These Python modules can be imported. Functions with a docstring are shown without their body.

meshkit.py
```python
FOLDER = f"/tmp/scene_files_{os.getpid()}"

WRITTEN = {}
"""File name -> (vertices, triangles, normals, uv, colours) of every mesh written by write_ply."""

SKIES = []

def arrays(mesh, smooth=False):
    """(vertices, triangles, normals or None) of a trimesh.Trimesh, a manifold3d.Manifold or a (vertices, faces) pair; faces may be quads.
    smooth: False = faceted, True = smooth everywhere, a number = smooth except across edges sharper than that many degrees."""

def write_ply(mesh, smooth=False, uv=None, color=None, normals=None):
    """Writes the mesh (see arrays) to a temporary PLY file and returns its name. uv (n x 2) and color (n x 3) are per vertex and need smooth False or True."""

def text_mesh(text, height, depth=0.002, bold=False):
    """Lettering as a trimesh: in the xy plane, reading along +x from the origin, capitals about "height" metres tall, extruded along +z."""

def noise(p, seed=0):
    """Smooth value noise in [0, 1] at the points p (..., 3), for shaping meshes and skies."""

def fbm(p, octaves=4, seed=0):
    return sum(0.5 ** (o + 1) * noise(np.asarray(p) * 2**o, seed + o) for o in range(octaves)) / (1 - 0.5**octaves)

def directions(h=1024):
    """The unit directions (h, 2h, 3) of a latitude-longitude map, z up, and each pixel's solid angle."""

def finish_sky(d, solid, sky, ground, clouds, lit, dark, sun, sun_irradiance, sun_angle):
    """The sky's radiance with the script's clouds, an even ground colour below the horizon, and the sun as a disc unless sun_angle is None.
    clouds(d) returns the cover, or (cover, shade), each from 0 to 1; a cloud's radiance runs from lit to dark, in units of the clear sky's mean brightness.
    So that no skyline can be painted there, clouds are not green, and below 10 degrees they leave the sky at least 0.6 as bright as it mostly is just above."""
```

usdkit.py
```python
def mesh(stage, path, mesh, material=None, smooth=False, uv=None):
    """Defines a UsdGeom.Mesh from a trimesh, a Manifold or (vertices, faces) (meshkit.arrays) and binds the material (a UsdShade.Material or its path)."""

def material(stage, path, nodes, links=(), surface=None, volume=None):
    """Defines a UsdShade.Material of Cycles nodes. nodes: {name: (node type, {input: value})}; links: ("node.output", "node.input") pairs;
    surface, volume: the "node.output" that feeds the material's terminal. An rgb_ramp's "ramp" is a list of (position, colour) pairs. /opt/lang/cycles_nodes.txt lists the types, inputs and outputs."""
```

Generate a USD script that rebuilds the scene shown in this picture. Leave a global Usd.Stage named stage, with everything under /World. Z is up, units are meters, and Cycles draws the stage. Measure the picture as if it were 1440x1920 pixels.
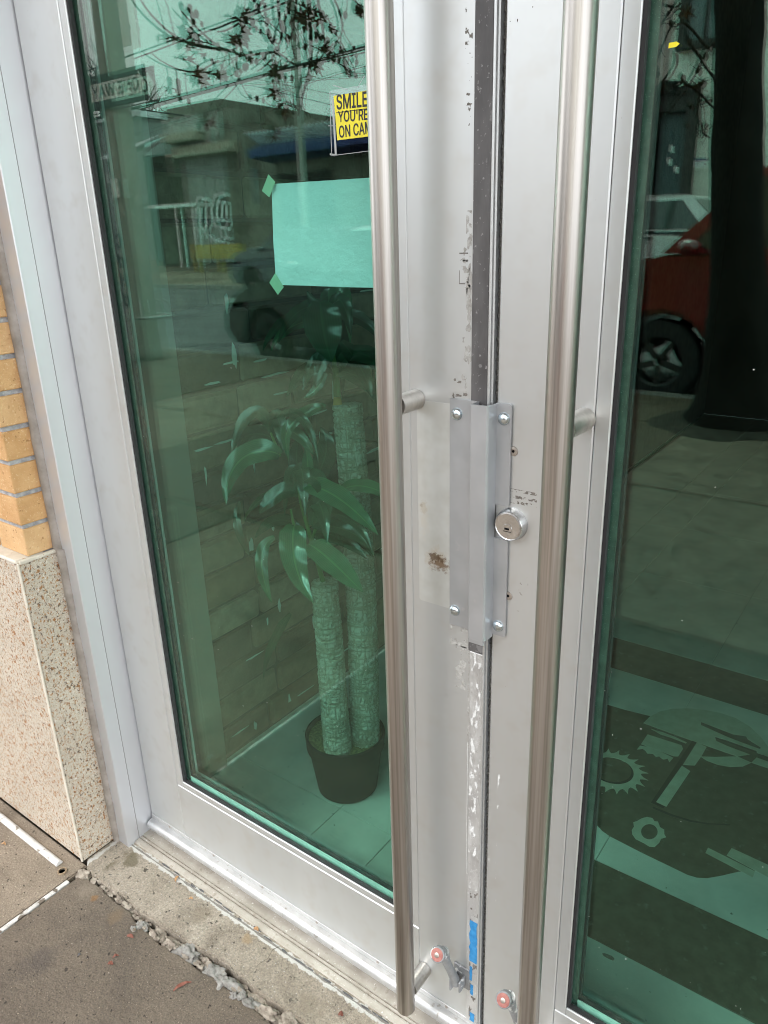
import math, random
import numpy as np, trimesh, usdkit, meshkit
from pxr import Usd, UsdGeom, UsdLux, UsdShade, Gf, Sdf, Vt
from shapely.geometry import Polygon, Point, LineString, box as sbox
from shapely.ops import unary_union
from shapely import affinity

stage = Usd.Stage.CreateInMemory()
UsdGeom.SetStageUpAxis(stage, 'Z'); UsdGeom.SetStageMetersPerUnit(stage, 1.0)
UsdGeom.Xform.Define(stage, '/World'); UsdGeom.Scope.Define(stage, '/World/Looks')
rnd = random.Random(7); nrs = np.random.RandomState(7)

# ------------------------------------------------------------------ camera, sky, sun
ROT = np.array([[0.80526861, 0.18255965, -0.56410498], [0.59217575, -0.29497841, 0.74987707], [-0.0295015, -0.93790176, -0.34564426]])
CX, CD, CH, FPX = 0.43952, 0.82, 1.36, 1405.94          # camera x, distance from the door plane, height, focal length in photo pixels
EXPOSURE = 0.75
SKY_STRENGTH, SUN_INTENSITY = 0.15, 0.37
SUN_DIR = np.array([-0.35, -0.62, 0.95]); SUN_DIR /= np.linalg.norm(SUN_DIR)
cam = UsdGeom.Camera.Define(stage, '/World/camera')
r, u, b = ROT[:, 0], -ROT[:, 1], -ROT[:, 2]
cam.AddTransformOp().Set(Gf.Matrix4d(*r, 0, *u, 0, *b, 0, CX, -CD, CH, 1))
cam.CreateHorizontalApertureAttr(36.0); cam.CreateVerticalApertureAttr(48.0)
cam.CreateFocalLengthAttr(36.0 * FPX / 1440); cam.CreateClippingRangeAttr(Gf.Vec2f(0.02, 500))
cam.CreateExposureAttr(EXPOSURE)

def material(name, nodes, links, surface='p.BSDF'):
    return usdkit.material(stage, '/World/Looks/' + name, nodes, links, surface=surface)

elev, rota = math.asin(SUN_DIR[2]), math.atan2(SUN_DIR[0], SUN_DIR[1])
sky_m = material('overcast_sky', {
    't': ('texture_coordinate', {}), 'n': ('noise_texture', {'scale': 2.2, 'detail': 5, 'roughness': 0.55}),
    'r': ('rgb_ramp', {'ramp': [(0.0, (0.86,) * 3), (0.5, (0.93,) * 3), (1.0, (1.0,) * 3)]}),
    's': ('sky_texture', {'sky_type': 'single_scattering', 'sun_disc': False, 'sun_elevation': elev, 'sun_rotation': rota}),
    'm': ('mix_color', {'b': (14.6, 15.2, 15.9), 'use_clamp': False}),
    'bg': ('background_shader', {'strength': SKY_STRENGTH})},
    [('t.generated', 'n.vector'), ('n.fac', 'r.fac'), ('r.color', 'm.fac'), ('s.color', 'm.a'), ('m.result', 'bg.color')], 'bg.background')
dome = UsdLux.DomeLight.Define(stage, '/World/sky'); UsdShade.MaterialBindingAPI.Apply(dome.GetPrim()).Bind(sky_m)
sun = UsdLux.DistantLight.Define(stage, '/World/sun')
sun.CreateNormalizeAttr(True); sun.CreateIntensityAttr(SUN_INTENSITY); sun.CreateAngleAttr(24.0); sun.CreateColorAttr(Gf.Vec3f(1.0, 0.97, 0.92))
zax = SUN_DIR; xax = np.cross([0, 0, 1.0], zax); xax /= np.linalg.norm(xax); yax = np.cross(zax, xax)
sun.AddTransformOp().Set(Gf.Matrix4d(*xax, 0, *yax, 0, *zax, 0, 0, 0, 0, 1))

# ------------------------------------------------------------------ surveying the photograph: picture points to places on known planes
def ray(pu, pv):
    return ROT @ np.array([pu - 720, pv - 960, FPX])
def on_y(pu, pv, y=0.0):                     # a point on the plane at depth y
    d = ray(pu, pv); t = (CD + y) / d[1]
    return np.array([CX + d[0] * t, y, CH + d[2] * t])
def on_z(pu, pv, z=0.0):                     # a point on the ground
    d = ray(pu, pv); t = (z - CH) / d[2]
    return np.array([CX + d[0] * t, -CD + d[1] * t, z])
GLASS_Y = 0.012
def street(pu, pv, y):                       # what the glass mirrors, as a point on the plane at depth y in the street
    d = ray(pu, pv); t = (CD + 2 * GLASS_Y - y) / d[1]
    return np.array([CX + d[0] * t, y, CH + d[2] * t])
def street_far(pu, pv, dist):                # the same at a given level distance
    d = ray(pu, pv); t = dist / math.hypot(d[0], d[1])
    return np.array([CX + d[0] * t, CD + 2 * GLASS_Y - d[1] * t, CH + d[2] * t])

# ------------------------------------------------------------------ names, things, parts
used = {}
def numbered(path):
    n = used.get(path, 0); used[path] = n + 1
    return path if n == 0 else f'{path}_{n:03d}'
def pth(o): return str(o.GetPath())
def tag(o, label=None, cat=None, group=None, kind=None):
    p = o if isinstance(o, Usd.Prim) else o.GetPrim()
    for k, v in (('label', label), ('category', cat), ('group', group), ('kind', kind)):
        if v: p.SetCustomDataByKey(k, v)
    return o
def thing(name, label=None, cat=None, group=None, kind=None, loc=(0, 0, 0), rz=0.0, parent=None):
    x = UsdGeom.Xform.Define(stage, numbered((pth(parent) if parent else '/World') + '/' + name))
    if any(loc): x.AddTranslateOp().Set(Gf.Vec3d(*map(float, loc)))
    if rz: x.AddRotateZOp().Set(math.degrees(rz))
    return tag(x, label, cat, group, kind)
def obj(name, mesh, mat, parent=None, smooth=False, label=None, cat=None, group=None, kind=None):
    m = usdkit.mesh(stage, numbered((pth(parent) if parent else '/World') + '/' + name), mesh, mat, smooth)
    return tag(m, label, cat, group, kind)

# ------------------------------------------------------------------ shapes
def box(x0, x1, y0, y1, z0, z1, b=0.0):
    c = np.array([(x0 + x1) / 2, (y0 + y1) / 2, (z0 + z1) / 2]); h = np.array([x1 - x0, y1 - y0, z1 - z0]) / 2
    if b <= 0:
        m = trimesh.creation.box(h * 2); m.apply_translation(c); return m
    b = min(b, h.min() * 0.9); pts = []
    for k in range(3):
        e = h - b; e[k] = h[k]
        pts += [np.array([sx, sy, sz]) * e for sx in (-1, 1) for sy in (-1, 1) for sz in (-1, 1)]
    m = trimesh.convex.convex_hull(np.array(pts)); m.apply_translation(c); return m
def cat(ms): return trimesh.util.concatenate(list(ms))
def frames(p):
    t = np.gradient(p, axis=0); t /= np.linalg.norm(t, axis=1, keepdims=True) + 1e-12
    a = np.cross(t, np.where(np.abs(t[:, 2:]) < 0.9, [0, 0, 1.0], [1.0, 0, 0])); a /= np.linalg.norm(a, axis=1, keepdims=True) + 1e-12
    return t, a, np.cross(t, a)
def tube(pts, rad, sides=8, cap=True):
    p = np.asarray(pts, float); rad = np.broadcast_to(rad, (len(p),)); t, a, bb = frames(p)
    ang = np.arange(sides) * 2 * np.pi / sides
    v = (p[:, None] + rad[:, None, None] * (np.cos(ang)[None, :, None] * a[:, None] + np.sin(ang)[None, :, None] * bb[:, None])).reshape(-1, 3)
    i, j = np.meshgrid(np.arange(len(p) - 1), np.arange(sides), indexing='ij')
    q = np.stack([i * sides + j, i * sides + (j + 1) % sides, (i + 1) * sides + (j + 1) % sides, (i + 1) * sides + j], -1).reshape(-1, 4)
    f = np.vstack([q[:, [0, 1, 2]], q[:, [0, 2, 3]]])
    if cap:
        v = np.vstack([v, p[0], p[-1]]); n = len(v); k = np.arange(sides); e = (len(p) - 1) * sides
        f = np.vstack([f, np.stack([k * 0 + n - 2, (k + 1) % sides, k], 1), np.stack([k * 0 + n - 1, e + k, e + (k + 1) % sides], 1)])
    return trimesh.Trimesh(v, f, process=False)
def lathe(profile, seg=32, axis='z', at=(0, 0, 0)):
    m = trimesh.creation.revolve(np.array(profile, float), sections=seg)
    if axis == 'y': m.apply_transform(trimesh.transformations.rotation_matrix(math.pi / 2, [1, 0, 0]))       # up becomes -y
    if axis == 'x': m.apply_transform(trimesh.transformations.rotation_matrix(math.pi / 2, [0, 1, 0]))
    m.apply_translation(at); return m
def extrude(poly, h, z0=0.0):
    ms = [trimesh.creation.extrude_polygon(g, h, engine='earcut') for g in getattr(poly, 'geoms', [poly]) if g.area > 1e-9]
    m = cat(ms); m.apply_translation([0, 0, z0]); return m
def wall_plate(poly, y_back, thick):        # polygon in (x, z), thickness towards the street (-y)
    m = extrude(poly, thick); v = m.vertices.copy()
    m.vertices = np.stack([v[:, 0], y_back - v[:, 2], v[:, 1]], 1); return m
def side_plate(poly, x0, thick):            # polygon in (y, z), thickness along +x
    m = extrude(poly, thick); v = m.vertices.copy()
    m.vertices = np.stack([x0 + v[:, 2], v[:, 0], v[:, 1]], 1); return m
def quad(pts, thick, n):                    # a thin solid sheet of four corners
    p = np.array(pts, float); n = np.array(n, float) * thick
    v = np.vstack([p, p + n]); f = [[0, 1, 2], [0, 2, 3], [4, 6, 5], [4, 7, 6]]
    for k in range(4): a, c = k, (k + 1) % 4; f += [[a, a + 4, c], [c, a + 4, c + 4]]
    m = trimesh.Trimesh(v, f, process=False); m.fix_normals(); return m
def blob(cx, cy, rx, ry, n=14, rough=0.35, rs=None):
    rs = rs or rnd; k = [1 - rough * rs.random() for _ in range(n)]
    return Polygon([(cx + rx * k[i] * math.cos(2 * math.pi * i / n), cy + ry * k[i] * math.sin(2 * math.pi * i / n)) for i in range(n)]).buffer(0)
def lump(c, r, seed, sub=2, rough=0.4, flat=1.0):
    m = trimesh.creation.icosphere(subdivisions=sub); v = m.vertices
    d = 1 + rough * (meshkit.fbm(v * 1.7 + seed * 3.1, 3, seed) - 0.5) * 2
    m.vertices = v * d[:, None] * np.array(r) * np.array([1, 1, flat]) + np.array(c); return m
def text_on_wall(s, height, at, bold=True, width=None, depth=0.0006, facing=-1, tilt=0.0):
    m = meshkit.text_mesh(s, height, depth, bold); w = m.bounds[1][0] - m.bounds[0][0]
    m.apply_translation([-m.bounds[0][0], 0, 0])
    if width: m.apply_scale([width / w, 1, 1])
    if tilt: m.apply_transform(trimesh.transformations.rotation_matrix(tilt, [0, 0, 1]))
    v = m.vertices.copy()
    if facing < 0: m.vertices = np.stack([at[0] + v[:, 0], at[1] - v[:, 2], at[2] + v[:, 1]], 1)
    else: m.vertices = np.stack([at[0] - v[:, 0], at[1] + v[:, 2], at[2] + v[:, 1]], 1)
    return m

# ------------------------------------------------------------------ materials
def two_tone(name, c1, c2, scale=8.0, rough=0.6, rough2=None, bump=0.0, bscale=None, metallic=0.0, stretch=(1, 1, 1), detail=6, lo=0.35, hi=0.65, spec=0.5, extra=None, coord='position', coat=0.0, bdist=0.004):
    nd = {'g': ('geometry', {}), 'mp': ('mapping', {'scale': stretch}), 'n': ('noise_texture', {'scale': scale, 'detail': detail, 'roughness': 0.6}),
          'r': ('rgb_ramp', {'ramp': [(lo, c1), (hi, c2)]}), 'q': ('rgb_ramp', {'ramp': [(0.3, (rough,) * 3), (0.7, (rough if rough2 is None else rough2,) * 3)]}),
          'p': ('principled_bsdf', {'metallic': metallic, 'specular_ior_level': spec, 'coat_weight': coat})}
    lk = [('g.position', 'mp.vector'), ('mp.vector', 'n.vector'), ('n.fac', 'r.fac'), ('n.fac', 'q.fac'), ('q.color', 'p.roughness')]
    last = 'r.color'
    if bump:
        nd['nb'] = ('noise_texture', {'scale': bscale or scale * 6, 'detail': 5, 'roughness': 0.65}); nd['b'] = ('bump', {'strength': bump, 'distance': bdist})
        lk += [('mp.vector', 'nb.vector'), ('nb.fac', 'b.height'), ('b.normal', 'p.normal')]
    if extra:                                # (noise scale, threshold lo, hi, colour): spots laid over
        for k, (sc, a, c, col) in enumerate(extra):
            nd[f'en{k}'] = ('noise_texture', {'scale': sc, 'detail': 3, 'roughness': 0.55}); nd[f'er{k}'] = ('rgb_ramp', {'ramp': [(a, (0, 0, 0)), (c, (1, 1, 1))]})
            nd[f'em{k}'] = ('mix_color', {'b': col})
            lk += [('g.position', f'en{k}.vector'), (f'en{k}.fac', f'er{k}.fac'), (f'er{k}.color', f'em{k}.fac'), (last, f'em{k}.a')]; last = f'em{k}.result'
    lk.append((last, 'p.base_color'))
    return material(name, nd, lk)
def plain(name, c, rough=0.5, metallic=0.0, spec=0.5, coat=0.0):
    d = tuple(0.86 * x for x in c)
    return two_tone(name, d, c, 11.0, rough, min(1, rough * 1.2), metallic=metallic, spec=spec, coat=coat)
def pane(name, tint, refl, r0, extra_dirt=0.0):   # see-through glass: what passes is tinted, the mirror image grows towards grazing
    nd = {'lw': ('layer_weight', {'blend': 0.5}), 'pw': ('math', {'math_type': 'power', 'value2': 4.6}), 'ml': ('math', {'math_type': 'multiply_add', 'value2': 1.0 - r0, 'value3': r0}),
          'cc': ('mix_color', {'a': (0, 0, 0), 'b': refl}), 't': ('transparent_bsdf', {'color': tint}), 'gl': ('glossy_bsdf', {'roughness': 0.0}), 'a': ('add_closure', {})}
    lk = [('lw.facing', 'pw.value1'), ('pw.value', 'ml.value1'), ('ml.value', 'cc.fac'), ('cc.result', 'gl.color'), ('t.BSDF', 'a.closure1'), ('gl.BSDF', 'a.closure2')]
    return material(name, nd, lk, 'a.closure')

M = {}
M['alu'] = two_tone('anodised_aluminium', (0.50, 0.51, 0.505), (0.56, 0.57, 0.565), 3.0, 0.37, 0.44, 0.03, 160, 0.74, (1, 1, 0.12), bdist=0.001,
                    extra=[(22, 0.52, 0.85, (0.49, 0.48, 0.455)), (240, 0.71, 0.79, (0.40, 0.385, 0.36)), (1.7, 0.45, 0.75, (0.525, 0.52, 0.50))])
M['alu_clean'] = two_tone('clear_anodised_frame', (0.53, 0.535, 0.555), (0.59, 0.595, 0.615), 3.0, 0.38, 0.44, 0.02, 160, 0.80, (1, 1, 0.1), bdist=0.001)
M['alu_white'] = two_tone('bright_threshold_aluminium', (0.44, 0.44, 0.435), (0.53, 0.53, 0.52), 18.0, 0.34, 0.45, 0.04, 120, 0.7, bdist=0.001, extra=[(90, 0.62, 0.72, (0.3, 0.28, 0.25))])
M['saddle'] = two_tone('worn_saddle_plate', (0.32, 0.285, 0.24), (0.42, 0.385, 0.335), 30.0, 0.5, 0.7, 0.2, 200, 0.3, extra=[(60, 0.6, 0.75, (0.22, 0.18, 0.14)), (220, 0.66, 0.72, (0.7, 0.68, 0.64))])
M['steel'] = two_tone('brushed_stainless', (0.315, 0.29, 0.265), (0.43, 0.405, 0.38), 130, 0.28, 0.38, 0.08, 300, 1.0, (1, 1, 0.012), bdist=0.0008)
M['steel_post'] = two_tone('stainless_post', (0.46, 0.435, 0.40), (0.53, 0.50, 0.47), 30, 0.30, 0.38, 0.05, 300, 1.0, bdist=0.0008)
M['guard'] = two_tone('zinc_guard', (0.385, 0.40, 0.415), (0.45, 0.46, 0.475), 14, 0.38, 0.46, 0.05, 260, 0.75, bdist=0.001, extra=[(70, 0.66, 0.76, (0.45, 0.45, 0.46))])
M['zinc'] = plain('zinc_bolt', (0.62, 0.70, 0.74), 0.2, 1.0)
M['chrome'] = two_tone('satin_chrome', (0.56, 0.56, 0.56), (0.64, 0.64, 0.64), 60, 0.2, 0.27, metallic=1.0)
M['screw'] = plain('dull_screw', (0.42, 0.38, 0.34), 0.35, 0.9)
M['black'] = plain('black_rubber', (0.012, 0.012, 0.013), 0.6)
M['slot'] = plain('dark_slot', (0.006, 0.006, 0.006), 0.9, spec=0.1)
M['astragal_dark'] = two_tone('scuffed_dark_strip', (0.050, 0.046, 0.046), (0.105, 0.10, 0.10), 26, 0.42, 0.6, 0.1, 180, 0.0, extra=[(210, 0.64, 0.70, (0.22, 0.21, 0.21)), (45, 0.66, 0.69, (0.16, 0.155, 0.155))], stretch=(1, 1, 0.3))
M['astragal_bare'] = two_tone('bare_worn_strip', (0.46, 0.455, 0.45), (0.60, 0.60, 0.59), 40, 0.4, 0.6, 0.15, 180, 0.7, extra=[(260, 0.60, 0.70, (0.66, 0.66, 0.66)), (110, 0.66, 0.74, (0.33, 0.32, 0.30))], stretch=(1, 1, 0.4))
M['brush'] = two_tone('brush_pile', (0.05, 0.047, 0.042), (0.12, 0.115, 0.105), 320, 0.9, None, 0.5, 600, spec=0.1)
M['residue_grey'] = two_tone('grey_glue_residue', (0.25, 0.24, 0.22), (0.42, 0.41, 0.39), 160, 0.7, spec=0.3, bump=0.2, bscale=500)
M['residue_dark'] = two_tone('dark_glue_residue', (0.10, 0.09, 0.08), (0.20, 0.18, 0.16), 200, 0.7, spec=0.2)
M['residue_white'] = two_tone('white_glue_residue', (0.48, 0.48, 0.465), (0.66, 0.66, 0.65), 160, 0.6)
M['rust'] = two_tone('rust_stain', (0.16, 0.10, 0.055), (0.34, 0.27, 0.19), 260, 0.8, spec=0.2)
M['rust_pale'] = two_tone('faint_rust_bloom', (0.40, 0.36, 0.29), (0.48, 0.45, 0.40), 90, 0.5, metallic=0.6)
M['blue_tape'] = two_tone('blue_masking_tape', (0.025, 0.17, 0.38), (0.05, 0.25, 0.50), 90, 0.7, bump=0.3, bscale=400, spec=0.2)
M['red_rubber'] = two_tone('red_rubber_tip', (0.27, 0.095, 0.08), (0.38, 0.16, 0.135), 120, 0.7, bump=0.2)
M['holder'] = two_tone('chipped_grey_casting', (0.19, 0.195, 0.20), (0.30, 0.305, 0.31), 40, 0.4, 0.55, 0.3, 120, 0.5, extra=[(60, 0.58, 0.61, (0.62, 0.62, 0.61))])
M['caulk'] = two_tone('dirty_sealant', (0.19, 0.165, 0.14), (0.30, 0.27, 0.24), 24, 0.6, bump=0.3, bscale=60)
M['mortar'] = two_tone('grey_mortar', (0.26, 0.26, 0.265), (0.44, 0.44, 0.445), 70, 0.95, bump=0.9, bscale=220, spec=0.2, bdist=0.003)
for k, (a, c) in enumerate([((0.48, 0.27, 0.115), (0.57, 0.345, 0.165)), ((0.50, 0.29, 0.13), (0.60, 0.375, 0.185)), ((0.45, 0.245, 0.105), (0.54, 0.32, 0.15)), ((0.52, 0.315, 0.15), (0.62, 0.395, 0.205))]):
    M[f'brick{k}'] = two_tone(f'tan_brick_{"abcd"[k]}', a, c, 22, 0.85, bump=0.8, bscale=260, spec=0.2, bdist=0.003, extra=[(230, 0.60, 0.70, (0.64, 0.45, 0.27)), (120, 0.64, 0.70, (0.33, 0.18, 0.075)), (9, 0.58, 0.75, (0.40, 0.25, 0.13))])
def speckled_granite(name, c1, c2, spots):
    nd = {'g': ('geometry', {}), 'n': ('noise_texture', {'scale': 9, 'detail': 6}), 'r': ('rgb_ramp', {'ramp': [(0.3, c1), (0.7, c2)]}),
          'n2': ('noise_texture', {'scale': 520, 'detail': 3, 'roughness': 0.7}), 'r2': ('rgb_ramp', {'ramp': [(0.35, (0.72,) * 3), (0.62, (1.12,) * 3)]}), 'mu': ('mix_color', {'blend_type': 'multiply', 'fac': 1.0, 'use_clamp': False}),
          'p': ('principled_bsdf', {'roughness': 0.62, 'specular_ior_level': 0.4}), 'b': ('bump', {'strength': 0.3, 'distance': 0.0015})}
    lk = [('g.position', 'n.vector'), ('g.position', 'n2.vector'), ('n.fac', 'r.fac'), ('n2.fac', 'r2.fac'), ('r.color', 'mu.a'), ('r2.color', 'mu.b'), ('n2.fac', 'b.height'), ('b.normal', 'p.normal')]
    last = 'mu.result'
    for k, (sc, a, c, col) in enumerate(spots):
        nd[f'm{k}'] = ('mapping', {'location': (k * 3.7, k * 1.9, 0), 'scale': (1, 1, 0.8)}); nd[f'v{k}'] = ('noise_texture', {'scale': sc, 'detail': 2.5, 'roughness': 0.6, 'distortion': 0.4})
        nd[f'q{k}'] = ('rgb_ramp', {'ramp': [(a, (0, 0, 0)), (c, (1, 1, 1))]}); nd[f'x{k}'] = ('mix_color', {'b': col})
        lk += [('g.position', f'm{k}.vector'), (f'm{k}.vector', f'v{k}.vector'), (f'v{k}.fac', f'q{k}.fac'), (f'q{k}.color', f'x{k}.fac'), (last, f'x{k}.a')]; last = f'x{k}.result'
    lk.append((last, 'p.base_color')); return material(name, nd, lk)
M['granite'] = speckled_granite('rusty_granite', (0.41, 0.355, 0.285), (0.49, 0.43, 0.35), [(140, 0.60, 0.615, (0.25, 0.115, 0.04)), (200, 0.605, 0.625, (0.10, 0.07, 0.05)), (240, 0.605, 0.63, (0.31, 0.165, 0.065)), (170, 0.63, 0.68, (0.56, 0.51, 0.44))])
M['granite_edge'] = two_tone('honed_granite_edge', (0.48, 0.43, 0.35), (0.57, 0.52, 0.44), 40, 0.6, extra=[(130, 0.64, 0.7, (0.36, 0.2, 0.09))])
def spot_nodes(nd, lk, last, spots, pos='g.position'):
    """Stains with a place and a shape of their own: (centre, radius, stretch, colour, strength, noise scale, edge)."""
    for k, (c, r_, st_, col, amt, ns, ed) in enumerate(spots):
        nd[f'sm{k}'] = ('mapping', {'location': tuple(-c[i] / r_ * st_[i] for i in range(3)), 'scale': tuple(st_[i] / r_ for i in range(3))}); nd[f'sl{k}'] = ('vector_math', {'math_type': 'length'})
        nd[f'sn{k}'] = ('noise_texture', {'scale': ns, 'detail': 6, 'roughness': 0.65}); nd[f'sa{k}'] = ('math', {'math_type': 'multiply_add', 'value2': 2.2, 'value3': -1.1}); nd[f'sd{k}'] = ('math', {'math_type': 'add'})
        nd[f'sr{k}'] = ('rgb_ramp', {'ramp': [(max(0, .5 - ed), (amt,) * 3), (min(1, .5 + ed), (0, 0, 0))]}); nd[f'sx{k}'] = ('mix_color', {'b': col})
        lk += [(pos, f'sm{k}.vector'), (f'sm{k}.vector', f'sl{k}.vector1'), (pos, f'sn{k}.vector'), (f'sn{k}.fac', f'sa{k}.value1'), (f'sl{k}.value', f'sd{k}.value1'), (f'sa{k}.value', f'sd{k}.value2'), (f'sd{k}.value', f'sr{k}.fac'), (f'sr{k}.color', f'sx{k}.fac'), (last, f'sx{k}.a')]; last = f'sx{k}.result'
    return last
def concrete(name, c1, c2, dirt, stain_scale, strength=0.5, streak=1.0, spots=()):
    nd = {'g': ('geometry', {}), 'n': ('noise_texture', {'scale': 4.0, 'detail': 8, 'roughness': 0.68}), 'r': ('rgb_ramp', {'ramp': [(0.34, c1), (0.66, c2)]}),
          'ns': ('noise_texture', {'scale': stain_scale, 'detail': 6, 'roughness': 0.6, 'distortion': 0.5}), 'rs': ('rgb_ramp', {'ramp': [(0.50, (0, 0, 0)), (0.70, (0.85,) * 3)]}), 'ms': ('mix_color', {'b': dirt}),
          'nf': ('noise_texture', {'scale': 260, 'detail': 4, 'roughness': 0.7}), 'rf': ('rgb_ramp', {'ramp': [(0.30, (0.62,) * 3), (0.5, (1.0,) * 3), (0.70, (1.38,) * 3)]}), 'mf': ('mix_color', {'blend_type': 'multiply', 'fac': 1.0, 'use_clamp': False}),
          'np': ('noise_texture', {'scale': 95, 'detail': 2}), 'rp': ('rgb_ramp', {'ramp': [(0.66, (0, 0, 0)), (0.70, (1, 1, 1))]}), 'mp_': ('mix_color', {'b': tuple(0.35 * x for x in c1)}),
          'nl': ('noise_texture', {'scale': 340, 'detail': 1}), 'rl': ('rgb_ramp', {'ramp': [(0.71, (0, 0, 0)), (0.74, (1, 1, 1))]}), 'ml': ('mix_color', {'b': tuple(min(0.6, 2.4 * x) for x in c2)}),
          'nb': ('noise_texture', {'scale': 46, 'detail': 9, 'roughness': 0.78}), 'b': ('bump', {'strength': min(1.0, strength * 1.5), 'distance': 0.012}), 'q': ('rgb_ramp', {'ramp': [(0.35, (0.62,) * 3), (0.6, (0.9,) * 3)]}),
          'p': ('principled_bsdf', {'specular_ior_level': 0.35})}
    lk = [('g.position', f'{k}.vector') for k in ('n', 'ns', 'nf', 'np', 'nl', 'nb')] + [('n.fac', 'r.fac'), ('ns.fac', 'rs.fac'), ('rs.color', 'ms.fac'), ('r.color', 'ms.a'), ('nf.fac', 'rf.fac'), ('ms.result', 'mf.a'), ('rf.color', 'mf.b'), ('np.fac', 'rp.fac'), ('rp.color', 'mp_.fac'), ('mf.result', 'mp_.a'),
          ('nl.fac', 'rl.fac'), ('rl.color', 'ml.fac'), ('mp_.result', 'ml.a'), ('nb.fac', 'b.height'), ('b.normal', 'p.normal'), ('n.fac', 'q.fac'), ('q.color', 'p.roughness')]
    lk.append((spot_nodes(nd, lk, 'ml.result', spots), 'p.base_color')); return material(name, nd, lk)
def plate_mat():
    nd = {'g': ('geometry', {}), 'n': ('noise_texture', {'scale': 3, 'detail': 5}), 'r': ('rgb_ramp', {'ramp': [(0.35, (0.60, 0.615, 0.60)), (0.65, (0.67, 0.68, 0.665))]}), 'nm': ('noise_texture', {'scale': 30, 'detail': 6}), 'rm': ('rgb_ramp', {'ramp': [(0.4, (1, 1, 1)), (0.75, (0.86, 0.85, 0.82))]}), 'mm': ('mix_color', {'blend_type': 'multiply', 'fac': 1.0}), 'p': ('principled_bsdf', {'metallic': 0.75, 'roughness': 0.44})}
    lk = [('g.position', 'n.vector'), ('g.position', 'nm.vector'), ('n.fac', 'r.fac'), ('nm.fac', 'rm.fac'), ('r.color', 'mm.a'), ('rm.color', 'mm.b')]
    last = spot_nodes(nd, lk, 'mm.result', [((-0.086, 0, 0.929), 0.024, (1, 0, 1.0), (0.52, 0.45, 0.34), 0.75, 55, 0.30), ((-0.080, 0, 0.923), 0.019, (0.75, 0, 1.1), (0.20, 0.125, 0.07), 0.85, 130, 0.22), ((-0.088, 0, 0.931), 0.014, (0.7, 0, 1.1), (0.13, 0.085, 0.05), 0.8, 240, 0.10), ((-0.108, 0, 1.003), 0.010, (1, 0, .7), (0.50, 0.46, 0.38), 0.7, 120, 0.25), ((-0.110, 0, 1.006), 0.004, (1, 0, .7), (0.28, 0.22, 0.15), 0.7, 260, 0.15), ((-0.107, 0, 0.985), 0.02, (1.6, 0, .5), (0.62, 0.60, 0.54), 0.6, 90, 0.3)])
    lk.append((last, 'p.base_color')); return material('stained_cover_plate', nd, lk)
M['plate'] = plate_mat()
M['slab_dark'] = concrete('damp_brown_concrete', (0.128, 0.100, 0.074), (0.20, 0.160, 0.121), (0.09, 0.072, 0.056), 4.5, 0.7, spots=[((-0.815, -0.36, 0), 0.045, (1, 1, 0), (0.075, 0.062, 0.056), 0.5, 14, 0.35), ((-0.89, -0.205, 0), 0.05, (1, 1.5, 0), (0.25, 0.205, 0.155), 0.7, 20, 0.25), ((-0.86, -0.205, 0), 0.014, (1, 1, 0), (0.30, 0.15, 0.05), 0.6, 60, 0.2), ((-0.78, -0.21, 0), 0.03, (1, 1, 0), (0.20, 0.14, 0.085), 0.6, 30, 0.25)])
M['slab_tan'] = concrete('tan_concrete', (0.185, 0.145, 0.105), (0.29, 0.235, 0.178), (0.13, 0.10, 0.073), 7, 0.5)
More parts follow.
